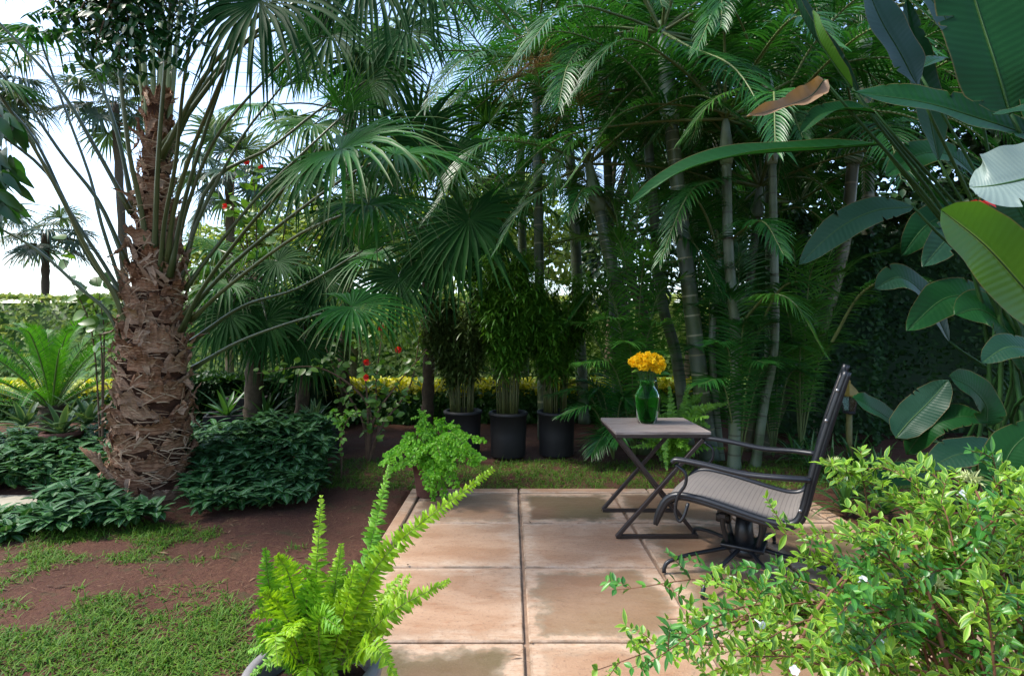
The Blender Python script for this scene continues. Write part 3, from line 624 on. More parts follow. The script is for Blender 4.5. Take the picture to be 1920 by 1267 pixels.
NC = (.1, -1, .45)
fan_palm('fan_palm', 'fan palm with dark star-shaped leaves standing behind the potted bamboos', P(800, 850, 6.2)*A(1, 1, 0), P(800, 430, 6.2), 15, .72, [F, FG], .4,
         extra=[((785, 265, 5.2), (740, 130, 5.3), (.1, -.9, -.2)), ((880, 410, 5.3), (900, 570, 5.1), (0, -1, .35)), ((748, 520, 5.4), (752, 640, 5.3), (0, -1, .4)), ((700, 380, 5.6), (600, 440, 5.4), (-.2, -1, .4)), ((850, 290, 5.3), (960, 320, 5.2), (.2, -.9, .5)), ((830, 470, 5.5), (850, 610, 5.4), (.1, -1, .3))])
fan_palm('fan_palm', 'short fan palm with low drooping grey-green leaves beside the square black planters', P(560, 800, 6.0)*A(1, 1, 0), P(570, 590, 6.0), 13, .58, [FG, F], 1.7, elev=(-50, 50), stalk=(.35, .55),
         extra=[((571, 645, 5.5), (560, 745, 5.4), (0, -1, .4)), ((587, 562, 5.6), (520, 600, 5.4), (0, -1, .5)), ((610, 520, 5.7), (660, 610, 5.6), (.2, -1, .4))])
fan_palm('fan_palm', 'fan palm with hanging skirt of leaves right behind the shaggy trunk', P(470, 800, 5.6)*A(1, 1, 0), P(475, 520, 5.6), 14, .60, [FG, FG, F], 2.9, elev=(-65, 45), stalk=(.35, .6), tr=.09, droop=1.5,
         extra=[((430, 590, 5.2), (400, 700, 5.1), (-.1, -1, .3)), ((500, 600, 5.3), (520, 710, 5.2), (0, -1, .3)), ((520, 490, 5.3), (590, 530, 5.2), (.1, -1, .5))])
fan_palm('fan_palm', 'tall fan palm with drooping leaf crown above the bare leaf stalks', P(640, 790, 7.0)*A(1, 1, 0), P(655, 210, 7.0), 17, .85, [FG, F], .9, elev=(-60, 60), stalk=(.7, 1.1), tr=.08, droop=1.4,
         extra=[((700, 120, 5.6), (740, 250, 5.5), (.1, -1, .3)), ((620, 60, 5.6), (560, 190, 5.5), (-.1, -1, .3)), ((760, 60, 5.4), (880, 120, 5.3), (.1, -1, .6)), ((560, 330, 6.3), (540, 440, 6.2), (0, -1, .4)), ((650, 400, 6.4), (620, 520, 6.3), (0, -1, .4))])
fan_palm('fan_palm', 'fan palm with glossy leaves between the tall drooping one and the feather palms', P(930, 830, 7.2)*A(1, 1, 0), P(935, 330, 7.2), 14, .8, [F, FG], 2.1, elev=(-50, 60), stalk=(.6, .9), tr=.07)
M_D = M['distant']
fan_palm('distant_fan_palm', 'small far fan palm seen against the sky beyond the creeper wall', (-10.4, 14.5, 0), P(215, 195, 14.5), 16, 1.0, [M_D], .2, elev=(-40, 60), stalk=(.6, 1.0), tr=.10, nseg=24)
fan_palm('distant_fan_palm', 'far fan palm whose crown shows just over the creeper wall beside the cycad', (-13.6, 15.5, 0), P(85, 440, 15.5), 14, 1.0, [M_D], 1.2, elev=(-40, 55), stalk=(.6, .9), tr=.10, nseg=24)
fan_palm('distant_fan_palm', 'far fan palm showing between the shaggy trunk and the tall drooping palm', (-6.6, 12.5, 0), P(430, 320, 12.5), 17, 1.0, [M_D], 2.4, elev=(-55, 60), stalk=(.6, 1.0), tr=.10, nseg=24)
fan_palm('distant_fan_palm', 'far fan palm at the edge of view with leaves hanging over the sky', (-14.0, 13.0, 0), P(-30, 160, 13.5), 14, 1.2, [M_D], .5, elev=(-55, 50), stalk=(.7, 1.1), tr=.1, nseg=24)

# ------------------------------------------------------------------ feather palms
def areca(label, px, Y, r, smat, n, Lf, seed, mat='areca', elev=(75, -15), extra=(), shaft=.0, ll=.42, group='feather palms of the tall clump', az0=None, dry=0):
    pts = [P(u, v, Yq) for (u, v, Yq) in [(q[0], q[1], q[2] if len(q) > 2 else Y) for q in px]]
    t = thing('feather_palm', label, 'palm tree', pts[0]*A(1, 1, 0), group)
    pts[0][2] = -.05
    mb = MB(); pa = smooth(pts, 40); rr = r*np.interp(np.linspace(0, 1, 40), [0, .08, 1], [1.25, 1.0, .78]); ph = np.arange(40)
    tube(mb, pa, rr, 14); mb.build('stem', M[smat], t)
    top = pts[-1]; tdir = nrm(pts[-1]-pts[-2])
    if shaft:
        mb = MB(); tube(mb, smooth([top-tdir*.04, top+tdir*shaft*.4, top+tdir*shaft], 10), r*interp([0, .25, 1], [.95, 1.25, .45], 10), 12); mb.build('crown_shaft', M['shaft'], t); top = top+tdir*shaft*.9
    for i in range(n):
        a = i*2.39996+seed; el = rad(elev[0]+(elev[1]-elev[0])*(i+.5)/n+R_.uniform(-6, 6)); d = A(math.cos(a)*math.cos(el), math.sin(a)*math.cos(el), math.sin(el)); o = A(math.cos(a), math.sin(a), 0)
        L = Lf*R_.uniform(.85, 1.12); sag = R_.uniform(.35, .6)
        path = [top, top+d*L*.35, top+d*L*.60+o*L*.12-UP*sag*L*.16, top+d*L*.68+o*L*.30-UP*sag*L*.75]
        mb = MB(); pinnate(mb, path, 48, ll*R_.uniform(.85, 1.1), .0115, .2, 58, .22, .9, 22, (.016, .003)); mb.build('frond', [M[mat if i >= dry else 'areca_dry'], M['rachis']], t)
    for path, mm, l2 in extra:
        mb = MB(); pinnate(mb, [P(*q) for q in path], 44, l2, .0115, .12, 60, .15, .8, 22, (.013, .003)); mb.build('frond', [M[mm], M['rachis']], t)
    return t
areca('thick green ringed palm stem standing just behind the wooden table', [(1332, 800), (1310, 690), (1287, 500), (1268, 330), (1258, 230)], 5.0, .078, 'stem_green', 17, 2.3, .3, elev=(75, -45), shaft=.95, ll=.5,
      extra=[([(1262, 240, 4.9), (1180, 120, 4.8), (1060, 60, 4.6), (950, 90, 4.5)], 'areca', .45), ([(1262, 220, 4.9), (1330, 80, 4.7), (1440, 40, 4.4), (1540, 100, 4.2)], 'areca', .45)])
areca('leaning grey-green palm stem behind the vase with bright leaves at its top', [(1205, 720), (1180, 640), (1146, 500), (1122, 390)], 5.3, .07, 'stem_green', 12, 1.7, 1.1, 'areca', shaft=.5,
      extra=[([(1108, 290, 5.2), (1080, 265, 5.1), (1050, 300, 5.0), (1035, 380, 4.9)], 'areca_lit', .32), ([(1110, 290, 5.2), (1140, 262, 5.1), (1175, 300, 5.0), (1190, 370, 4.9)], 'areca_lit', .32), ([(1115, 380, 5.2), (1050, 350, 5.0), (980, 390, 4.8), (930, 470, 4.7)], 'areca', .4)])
areca('slim brownish palm stem leaning between the two thick ringed stems', [(1290, 740), (1268, 670), (1240, 560), (1226, 400), (1215, 260)], 5.7, .062, 'stem_grey', 13, 2.0, 2.2, elev=(75, -40), shaft=.4)
areca('short palm stem close beside the leaning stem behind the vase', [(1232, 700), (1212, 620), (1188, 540), (1176, 480)], 5.9, .06, 'stem_dark', 8, 1.6, .9, shaft=.3)
areca('pale whitish palm stem rising straight behind the chair armrest', [(1376, 866), (1378, 760), (1380, 640), (1366, 470), (1362, 300)], 4.7, .052, 'stem_grey', 13, 1.9, 1.9, shaft=.4)
areca('pale slender palm stem slanting up behind the chair back', [(1415, 864), (1432, 760), (1452, 640), (1450, 420), (1448, 300)], 4.75, .042, 'stem_grey', 12, 1.8, 3.0, shaft=.3,
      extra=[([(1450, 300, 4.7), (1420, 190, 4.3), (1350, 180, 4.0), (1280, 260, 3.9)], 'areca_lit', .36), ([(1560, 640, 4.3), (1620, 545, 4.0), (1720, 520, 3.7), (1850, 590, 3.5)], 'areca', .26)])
areca('dark palm stem leaning strongly toward the dark hedge', [(1425, 830), (1470, 740), (1530, 640), (1580, 470), (1600, 300)], 5.3, .07, 'stem_dark', 13, 1.9, .6, shaft=.3)
areca('thin pale palm stem with roots standing beneath the armrest', [(1352, 860), (1342, 760), (1335, 640), (1345, 520)], 5.0, .036, 'stem_grey', 7, 1.4, 1.4, shaft=.2)
areca('slim olive palm stem carrying a low drooping feather leaf', [(1400, 850), (1412, 720), (1405, 560), (1420, 400)], 5.4, .05, 'stem_dark', 12, 1.8, 2.6, shaft=.3,
      extra=[([(1395, 600, 4.6), (1440, 555, 4.2), (1490, 570, 4.0), (1545, 660, 3.9)], 'areca_lit', .32), ([(1410, 650, 4.8), (1460, 545, 4.4), (1520, 530, 4.2), (1590, 560, 4.1)], 'areca', .28)])
areca('tall palm behind the others with dried brown leaves mixed into its crown', [(1095, 820), (1085, 600), (1075, 380), (1060, 200)], 7.0, .08, 'stem_grey', 13, 2.6, .2, shaft=.6, ll=.55, elev=(70, -35), dry=0)
areca('tall palm hidden deep behind the clump with a wide dark crown', [(1350, 800), (1350, 500), (1345, 250), (1340, 60)], 7.4, .08, 'stem_dark', 13, 2.8, 1.6, shaft=.5, ll=.55, elev=(70, -40))
areca('tall palm far behind the heliconia leaves with a wide dark crown', [(1640, 790), (1630, 500), (1625, 250), (1620, 90)], 6.8, .08, 'stem_dark', 13, 2.6, 2.7, shaft=.5, ll=.55, elev=(70, -40))
areca('leafy palm rising behind the dark leaning stem with low fronds', [(1520, 780), (1515, 620), (1500, 420)], 6.3, .07, 'stem_dark', 12, 2.2, .8, shaft=.3, ll=.5, elev=(75, -30))
areca('palm with upright pale fronds against the sky behind the tall drooping fan palm', [(985, 800), (980, 500), (975, 260)], 8.2, .08, 'stem_grey', 17, 2.9, 1.3, 'areca_lit', shaft=.5, ll=.6, elev=(80, -10))

areca('palm with arching dark fronds beside the pale-fronded palm', [(1020, 820), (1012, 560), (1008, 330), (1005, 170)], 6.0, .06, 'stem_green', 17, 2.1, 2.0, shaft=.4, ll=.42, elev=(70, -35))
areca('palm with drooping fronds tucked between the leaning stem and the ringed stem', [(1160, 810), (1150, 560), (1140, 330), (1132, 170)], 6.3, .06, 'stem_green', 16, 2.1, .7, shaft=.4, ll=.42, elev=(70, -40))
areca('palm with a wide drooping crown behind the two pale stems', [(1440, 800), (1445, 560), (1442, 330), (1440, 190)], 5.9, .06, 'stem_green', 16, 2.0, 1.7, shaft=.4, ll=.42, elev=(70, -40))
def dead_cluster(label, c, n, L, seed):
    t = thing('flower_stalk', label, 'dried stalk', P(*c)); mb = MB()
    B = np.tile(P(*c), (n, 1))+G.normal(0, .05, (n, 3)); D = rdir(n, -.3, .6); D[:, 1] *= .6
    ribbons(mb, B, D, UP, G.uniform(.4, 1, n)*L, .004, (1, 1, .9, .8, .6, .3), None, G.uniform(.4, 1.6, n), G.normal(0, .5, n), .2, 3); mb.build('strand', M['dead'], t)['kind'] = 'stuff'
    mb = MB(); tube(mb, smooth([P(c[0]+130, c[1]-25, c[2]+.35), P(c[0]+60, c[1]-20, c[2]+.1), P(*c)], 8), .014, 6); mb.build('stem', M['twig'], t)
    return t
dead_cluster('dry brown flower strands hanging high beneath the feather palm crown', (1010, 135, 5.6), 170, .7, 1)
dead_cluster('greyish dried flower strands on the thick ringed palm', (1090, 190, 5.4), 110, .6, 2)

# young palms low behind the table
def young_palm(label, base, tips, mat, ll, Y):
    t = thing('young_palm', label, 'palm', base); b = A(*base)
    for (u, v, Yt) in tips:
        e = P(u, v, Yt); m = (b*.6+e*.4)+UP*(.16+.34*abs(e[2]-b[2])); mb = MB(); pinnate(mb, [b, m, e], 40, ll*.95, .0095, .2, 55, .15, .7, 18, (.008, .002)); mb.build('frond', [M[mat], M['rachis']], t)
    return t
young_palm('young palm with low arching fronds between the black pots and the table', P(1150, 850, 5.0)*A(1, 1, 0), [(1050, 780, 4.7), (1100, 740, 4.9), (1185, 760, 4.8), (1110, 850, 4.7), (1200, 690, 5.0), (1150, 690, 5.2), (1060, 720, 5.2), (1160, 830, 4.6), (1030, 740, 4.9)], 'areca', .3, 5.0)
young_palm('young palm with thin fronds growing through the pale stems', P(1450, 850, 5.1)*A(1, 1, 0), [(1400, 690, 4.9), (1480, 640, 5.0), (1340, 640, 5.2), (1520, 700, 4.9), (1430, 580, 5.2), (1380, 760, 4.7)], 'areca', .32, 5.1)

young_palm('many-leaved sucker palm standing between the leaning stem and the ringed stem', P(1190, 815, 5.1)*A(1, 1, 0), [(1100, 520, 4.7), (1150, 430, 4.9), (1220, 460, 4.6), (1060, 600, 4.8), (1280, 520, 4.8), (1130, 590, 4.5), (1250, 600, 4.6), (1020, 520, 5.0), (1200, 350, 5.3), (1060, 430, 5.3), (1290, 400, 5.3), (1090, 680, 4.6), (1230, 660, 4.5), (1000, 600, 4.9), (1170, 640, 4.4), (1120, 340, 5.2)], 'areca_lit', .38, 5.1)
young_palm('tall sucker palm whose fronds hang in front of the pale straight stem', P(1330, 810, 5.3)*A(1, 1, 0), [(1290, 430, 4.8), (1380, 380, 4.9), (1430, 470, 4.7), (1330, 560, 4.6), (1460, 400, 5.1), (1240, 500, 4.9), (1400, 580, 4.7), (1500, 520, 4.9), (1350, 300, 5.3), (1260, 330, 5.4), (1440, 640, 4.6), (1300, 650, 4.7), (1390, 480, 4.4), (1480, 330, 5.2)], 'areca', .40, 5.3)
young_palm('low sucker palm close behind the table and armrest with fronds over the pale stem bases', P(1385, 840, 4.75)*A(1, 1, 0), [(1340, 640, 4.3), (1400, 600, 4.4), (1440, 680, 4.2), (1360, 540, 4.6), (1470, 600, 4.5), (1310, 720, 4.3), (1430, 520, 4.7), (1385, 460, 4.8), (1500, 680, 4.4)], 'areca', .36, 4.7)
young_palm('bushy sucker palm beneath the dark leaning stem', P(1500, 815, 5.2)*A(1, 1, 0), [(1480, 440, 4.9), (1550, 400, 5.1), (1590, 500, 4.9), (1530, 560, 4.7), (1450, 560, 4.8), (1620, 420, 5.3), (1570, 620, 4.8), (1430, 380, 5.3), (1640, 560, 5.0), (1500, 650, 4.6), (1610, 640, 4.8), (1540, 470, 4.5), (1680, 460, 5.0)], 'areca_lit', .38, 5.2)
# ------------------------------------------------------------------ cycad and strap plants
def cycad():
    b = A(*(P(97, 770, 5.0))); t = thing('sago_cycad', 'sago cycad with feathery bright green leaf crown in front of the creeper wall', 'cycad', b*A(1, 1, 0))
    mb = MB(); zz = np.linspace(0, b[2]+.05, 20); tube(mb, [A(b[0], b[1], q) for q in zz], .10+.015*np.sin(np.arange(20)*2.4), 14); mb.build('trunk', M['bark'], t)
    for i in range(34):
        a = i*2.39996; el = rad(84-74*(i+.5)/34+R_.uniform(-5, 5)); d = A(math.cos(a)*math.cos(el), math.sin(a)*math.cos(el), math.sin(el)); o = A(math.cos(a), math.sin(a), 0)
        L = R_.uniform(1.0, 1.2); mb = MB()
        pinnate(mb, [b, b+d*L*.4, b+d*L*.72+o*L*.08-UP*.03, b+d*L*.92+o*L*.18-UP*.16*L], 74, .135, .0045, .1, 55, .35, .15, 20, (.008, .002), fold=.2, jit=.05); mb.build('frond', [M['cycad'], M['rachis']], t)
cycad()
def rosette(name, label, c, n, L, W, mat, cat, pot=None, elev=(75, 5), grav=.6):
    t = thing(name, label, cat, c*A(1, 1, 0)); mb = MB()
    for i in range(n):
        a = i*2.39996+R_.random(); el = rad(elev[0]+(elev[1]-elev[0])*(i+.5)/n); d = A(math.cos(a)*math.cos(el), math.sin(a)*math.cos(el), math.sin(el)); mb = MB()
        ribbons(mb, c[None], d[None], ortho(d, UP)[None], L*R_.uniform(.75, 1.1), W, (.7, .85, 1, .95, .75, .4, .03), None, grav*R_.uniform(.5, 1.4), 0, .4, 3); mb.build('leaf', M[mat], t)
    if pot: pot_mesh(c*A(1, 1, 0), pot[0], pot[1], c[2]+.03, M[pot[2]], t)
    return t
rosette('strap_leaf_plant', 'strap leaved bromeliad in clay pot beneath the cycad', P(115, 815, 4.6), 18, .34, .028, 'brom', 'bromeliad', (.1, .14, 'clay'))
rosette('strap_leaf_plant', 'broad strap leaved plant against the cycad trunk next to the shaggy palm', P(165, 795, 4.7), 16, .36, .03, 'brom', 'bromeliad')
rosette('strap_leaf_plant', 'broad strap leaved plant at the edge of view beside the cycad', P(45, 800, 4.7), 15, .34, .028, 'brom', 'bromeliad')
for (u, v, Y, lab) in [(1560, 905, 4.35, 'tuft of strappy lily leaves nearest the patio corner behind the chair back'), (1520, 890, 4.6, 'tuft of strappy lily leaves beneath the chair back'), (1600, 880, 4.55, 'tuft of strappy lily leaves around the lamp post foot'), (1650, 890, 4.3, 'tuft of strappy lily leaves beside the broad heliconia leaves'), (1490, 880, 4.9, 'tuft of strappy lily leaves at the foot of the slanting pale stem'), (1585, 965, 3.5, 'tuft of strappy lily leaves overhanging the patio edge, closest to the bush'), (1600, 940, 3.85, 'tuft of strappy lily leaves along the patio edge, second from the bush'), (1660, 960, 3.45, 'tuft of strappy lily leaves set back from the patio edge beneath the heliconia'), (1650, 925, 3.9, 'tuft of strappy lily leaves between the lamp post and the flowering bush')]:
    rosette('lily_tuft', lab, P(u, v, Y)*A(1, 1, 0)+A(0, 0, .01), 30, .36, .011, 'strap', 'lily plant', None, (85, 25), 1.0)

# ------------------------------------------------------------------ ferns
def frond_fern(label, c, potspec, tips, mats, pl, pw, name='potted_fern', extra_n=0, n=62, rrange=(.2, .5), zr=(.1, .45)):
    t = thing(name, label, 'fern', c*A(1, 1, 0))
    if potspec: pot_mesh(c*A(1, 1, 0), *potspec, t)
    items = [(b, m, e) for b, m, e in tips]
    for i in range(extra_n):
        a = i*2.39996; r = R_.uniform(*rrange); o = A(math.cos(a), math.sin(a), 0); b = c+o*.05*R_.random(); e = c+o*r+UP*R_.uniform(*zr); m = (b+e)/2+UP*.4*abs(e[2]-c[2])*.5-o*r*.12+UP*.05; items.append((b, m, e))
    for k, (b, m, e) in enumerate(items):
        L = np.linalg.norm(m-b)+np.linalg.norm(e-m); mb = MB()
        uph = nrm(A(0, -1, .25)+rdir(1)[0]*.35) if abs(e[2]-b[2]) > .2 else nrm(A(0, -.5, 1))
        nn = max(16, int(n*L/.5)); pinnate(mb, [b, m, e], nn, pl, pw, .06, 78, .12, .25, 20, (.0022, .0008), (.9, 1, .9, .65, .1), .35, uph, 60, (.75, 1, .2), .3, 3, .8, 1, None, .5)
        mb.build('frond', [mats[k % len(mats)], M['fernrib']], t)
    return t
FC = P(588, 1284, 1.42)
def fp(*q): return [P(u, v, Y) for u, v, Y in q]
tips = [fp((585, 1235, 1.42), (592, 1090, 1.43), (602, 930, 1.46)), fp((635, 1235, 1.42), (690, 1040, 1.44), (730, 872, 1.48)), fp((640, 1235, 1.40), (715, 1050, 1.36), (925, 878, 1.33)),
        fp((650, 1240, 1.42), (730, 1150, 1.40), (842, 1088, 1.40)), fp((560, 1240, 1.40), (510, 1120, 1.36), (497, 1030, 1.34)), fp((575, 1240, 1.38), (545, 1090, 1.32), (520, 1040, 1.28)), fp((600, 1240, 1.37), (590, 1120, 1.28), (570, 1060, 1.22)),
        fp((610, 1240, 1.42), (625, 1120, 1.45), (640, 1020, 1.5)), fp((660, 1240, 1.42), (720, 1150, 1.5), (768, 1078, 1.55)), fp((620, 1230, 1.45), (640, 1110, 1.5), (632, 1045, 1.55)), fp((655, 1240, 1.42), (705, 1140, 1.52), (752, 1075, 1.6)),
        fp((560, 1245, 1.40), (505, 1190, 1.38), (482, 1175, 1.37)), fp((640, 1245, 1.36), (700, 1210, 1.30), (742, 1268, 1.27)), fp((560, 1245, 1.36), (520, 1190, 1.28), (520, 1245, 1.22)), fp((600, 1245, 1.36), (600, 1160, 1.24), (640, 1180, 1.15)),
        fp((620, 1245, 1.38), (650, 1130, 1.34), (665, 1060, 1.32)), fp((570, 1245, 1.42), (545, 1150, 1.44), (515, 1085, 1.46)), fp((600, 1245, 1.38), (560, 1170, 1.28), (545, 1190, 1.18)), fp((630, 1245, 1.40), (680, 1120, 1.42), (705, 1000, 1.46)),
        fp((590, 1245, 1.38), (575, 1140, 1.33), (585, 1080, 1.30)), fp((570, 1245, 1.37), (530, 1140, 1.30), (490, 1110, 1.25)), fp((640, 1245, 1.40), (675, 1180, 1.42), (715, 1160, 1.44))]
frond_fern('bright green sword fern with upright fronds in a round grey pot beside the patio', FC, (.12, .166, FC[2]+.055, M['greypot']), tips, [M['fern'], M['fern_dk'], M['fern'], M['fern'], M['fern_dk']], .045, .0048, extra_n=24, n=88, rrange=(.07, .17), zr=(.05, .27))
BC = P(1262, 862, 4.75); BC[2] = .02
frond_fern('yellow-green sword fern growing on the ground behind the table', BC, None, [fp((1262, 850, 4.75), (1262, 790, 4.7), (1255, 725, 4.7)), fp((1262, 850, 4.75), (1280, 790, 4.7), (1290, 720, 4.7)), fp((1262, 850, 4.7), (1245, 800, 4.5), (1250, 880, 4.3)), fp((1262, 850, 4.75), (1300, 790, 4.7), (1330, 800, 4.6)), fp((1262, 850, 4.75), (1230, 780, 4.7), (1215, 730, 4.7))], [M['fern_back']], .075, .012, 'sword_fern', 22, 40, (.25, .5), (.1, .62))
def maidenhair():
    c = P(803, 868, 3.9); t = thing('potted_fern', 'maidenhair fern spilling lacy light green leaves over a small clay pot', 'fern', c*A(1, 1, 0))
    pot_mesh(c*A(1, 1, 0), .085, .115, c[2]+.02, M['clay'], t, .02, .03)
    T = [(730, 830), (742, 862), (760, 800), (790, 775), (830, 772), (865, 790), (900, 800), (895, 840), (885, 850), (812, 925), (830, 920), (850, 900), (790, 830), (770, 850), (825, 840), (850, 830), (870, 812), (800, 790), (815, 880), (835, 870), (750, 815), (880, 826), (805, 905), (845, 860), (725, 850)]
    for i, (u, v) in enumerate(T):
        v = 800+(v-770)*.84; e = P(803+(u-803)*1.08, v, 3.9-R_.uniform(.1, .42)*(1 if v > 830 else .3)); b = c+A(R_.uniform(-.04, .04), R_.uniform(-.04, .04), 0); m = A((b[0]+e[0])/2, (b[1]+e[1])/2, max(b[2], e[2])+.02+.07*R_.random())
        pa = smooth([b, m, e], 16); mb = MB(); tube(mb, pa, np.linspace(.0022, .0008, 16), 4, False, 1)
        for j in range(4, 16):
            Tn = nrm(pa[min(j+1, 15)]-pa[j-1]); L = .078*np.interp(j, [4, 8, 15], [.9, 1, .25])
            for sg in (1, -1):
                sd_ = nrm(np.cross(Tn, UP)*sg+Tn*.5+rdir(1)[0]*.25); q = np.array([pa[j]+sd_*L*f-UP*.25*L*f*f for f in np.linspace(.12, 1, 8)]); q = np.repeat(q, 2, 0)
                n = len(q); D = sd_*.6+np.tile(rdir(2), (n//2, 1))*.5+rdir(n)*.5; D[:, 2] -= .5
                ribbons(mb, q+rdir(n)*.006, D, nrm(A(0, -.9, .6)+rdir(n)*.5), G.uniform(.011, .019, n), G.uniform(.0055, .009, n), (.12, .75, 1, .55), None, .2, 0, .1, 3)
        mb.build('frond', [M['maiden'], M['fernrib']], t)
maidenhair()

# ------------------------------------------------------------------ potted bamboos, planters
def bamboo(label, u, Yb, h_top, mat, plabel=None, hp=.42, spread=.30, nl=14000):
    c = P(u, 850, Yb)*A(1, 1, 0); t = thing('potted_bamboo', label, 'bamboo', c, 'bamboos in black pots')
    pot_mesh(c, .165, .178, hp, M['blackpot'], t, .02, .05)
    leaves = MB(); mb = MB(); tops = []
    for i in range(34):
        a = R_.random()*6.28; r = .12*R_.random()**.5; b = c+A(r*math.cos(a), r*math.sin(a), hp-.05); H = (h_top-hp)*R_.uniform(.6, 1.0); o = A(math.cos(a), math.sin(a), 0)
        p = smooth([b, b+UP*H*.5+o*.03, b+UP*H*.85+o*spread*R_.uniform(.25, .6), b+UP*H+o*spread*R_.uniform(.5, 1.)], 12); tube(mb, p, np.linspace(.006, .002, 12), 5); tops.append(p)
    mb.build('canes', M['cane'], t)
    pa = np.array(tops); k = G.integers(0, len(pa), nl); f = G.uniform(.2, 1, nl)**.85*10.99; i = f.astype(int); fr = (f-i)[:, None]; B = pa[k, i]*(1-fr)+pa[k, i+1]*fr+rdir(nl)*G.random((nl, 1))*.13
    D = rdir(nl, -.6, .4); ribbons(leaves, B, D, UP, G.uniform(.05, .12, nl), G.uniform(.005, .0095, nl), (.2, 1, .8, .03), None, .8, 0, .2, 3); lv = leaves.build('foliage', M[mat], t); lv['kind'] = 'stuff'
bamboo('olive toned bamboo in black pot behind the maidenhair fern', 868, 5.25, 1.66, 'bamboo_olive')
bamboo('tallest dark green bamboo in the middle round black pot', 953, 5.15, 1.95, 'bamboo', nl=17000)
bamboo('light yellowish bamboo in black pot beside the young palm', 1043, 5.2, 1.78, 'bamboo')
def planter(label, u, v, Y, s, h, yaw, plant=None):
    c = P(u, v, Y)*A(1, 1, 0); t = thing('square_planter', label, 'planter', c, 'square black planters'); fx = (math.cos(yaw), math.sin(yaw), 0); n = A(-math.sin(yaw), math.cos(yaw), 0); x = A(*fx)
    mb = MB(); w_ = .03
    for q, L, ax in ((n*(s/2-w_/2), s, x), (-n*(s/2-w_/2), s, x), (x*(s/2-w_/2), s-2*w_, n), (-x*(s/2-w_/2), s-2*w_, n)): box(mb, c+q+UP*h/2, (L, w_, h), ax, bev=.004)
    box(mb, c+UP*.02, (s-2*w_-.004, s-2*w_-.004, .04), fx); mb.build('pot', M['blackpot'], t, False)
    mb = MB(); box(mb, c+UP*(h-.05), (s-2*w_-.002, s-2*w_-.002, .02), fx); mb.build('soil', M['soil'], t)
    if plant:
        n_, L, W, mat, el = plant
        for i in range(n_):
            a = i*2.39996; e = rad(el[0]+(el[1]-el[0])*(i+.5)/n_); d = A(math.cos(a)*math.cos(e), math.sin(a)*math.cos(e), math.sin(e)); mb = MB()
            ribbons(mb, (c+UP*(h-.04))[None], d[None], ortho(d, UP)[None], L*R_.uniform(.7, 1.1), W, (.7, 1, 1, .8, .5, .03), None, .35, 0, .4, 3); mb.build('leaf', M[mat], t)
planter('square black planter holding an upright agave-like plant', 587, 835, 5.3, .38, .29, .75, (16, .34, .03, 'brom', (88, 35)))
planter('square black planter with leafy strap plant behind the ground cover', 500, 830, 5.6, .40, .30, .55, (20, .36, .022, 'strap', (80, 15)))
planter('square black planter next to the shaggy trunk with spreading leaves', 425, 830, 5.7, .40, .32, .4, (18, .4, .028, 'strap', (70, 0)))
planter('bare square black planter deep in shade behind the others', 465, 815, 6.4, .45, .42, .3, (14, .3, .025, 'strap', (80, 10)))

# ------------------------------------------------------------------ hedges, wall, trees beyond
def hedge(name, label, x0, x1, y, d, h, mat, n, L, W, top=None, ntop=0, cat='hedge', core=None, topband=.1):
    t = thing(name, label, cat, ((x0+x1)/2, y, 0)); mb = MB()
    q = G.random(n); x = G.uniform(x0, x1, n); hz = h*(1+.10*(fbm(x*.9, x*0+y, 60)-.5)); side = q < .62
    yy = np.where(side, y-d/2-.06*G.random(n)+(.12 if mat != 'dark_hedge' else .9)*(fbm(x*1.6, G.permutation(n)*0+2+(np.floor(q*1e4)%7)*0, 61)-.5), G.uniform(y-d/2, y+d/2, n)); zz = np.where(side, G.random(n)*hz, hz-.05*G.random(n))
    D = rdir(n)*.7+np.where(side[:, None], A(0, -.7, -.25), A(0, -.2, .6)); Nn = np.where(side[:, None], A(0, -.9, .6), UP)+rdir(n)*.5
    ribbons(mb, np.stack([x, yy, zz], -1), D, Nn, L*G.uniform(.6, 1.2, n), W*G.uniform(.7, 1.2, n), (.2, 1, .75, .04), None, .3, 0, .3, 3)
    mb.build('foliage', M[mat], t)['kind'] = 'stuff'
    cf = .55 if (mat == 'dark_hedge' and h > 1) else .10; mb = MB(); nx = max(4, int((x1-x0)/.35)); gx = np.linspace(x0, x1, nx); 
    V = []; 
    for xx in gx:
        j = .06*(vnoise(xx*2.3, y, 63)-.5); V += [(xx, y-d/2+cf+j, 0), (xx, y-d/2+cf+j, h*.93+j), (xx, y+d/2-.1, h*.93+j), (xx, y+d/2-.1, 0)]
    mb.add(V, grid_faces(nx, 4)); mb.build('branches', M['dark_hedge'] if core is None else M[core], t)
    if top:
        mb = MB(); x = G.uniform(x0, x1, ntop); yy = G.uniform(y-d/2-.08, y+d/2, ntop); zz = h*(1+.10*(fbm(x*.9, x*0+y, 60)-.5))+topband*(G.random(ntop)-.4)
        ribbons(mb, np.stack([x, yy, zz], -1), rdir(ntop, -.1, 1), A(0, -.4, 1)+rdir(ntop)*.4, L*G.uniform(.6, 1.2, ntop), W*G.uniform(.7, 1.2, ntop), (.2, 1, .75, .04), None, .2, 0, .3, 3); mb.build('new_growth', M[top], t)['kind'] = 'stuff'
    return t
hedge('golden_hedge', 'low clipped hedge with golden yellow top behind the potted bamboos', -2.75, 2.6, 7.3, .55, .40, 'green_hedge', 9000, .075, .022, 'yellow_hedge', 7000, topband=.2)
hedge('golden_hedge', 'low clipped hedge with golden yellow top behind the cycad', -9.0, -4.6, 7.4, .6, .36, 'green_hedge', 6000, .075, .022, 'yellow_hedge', 6000, topband=.2)
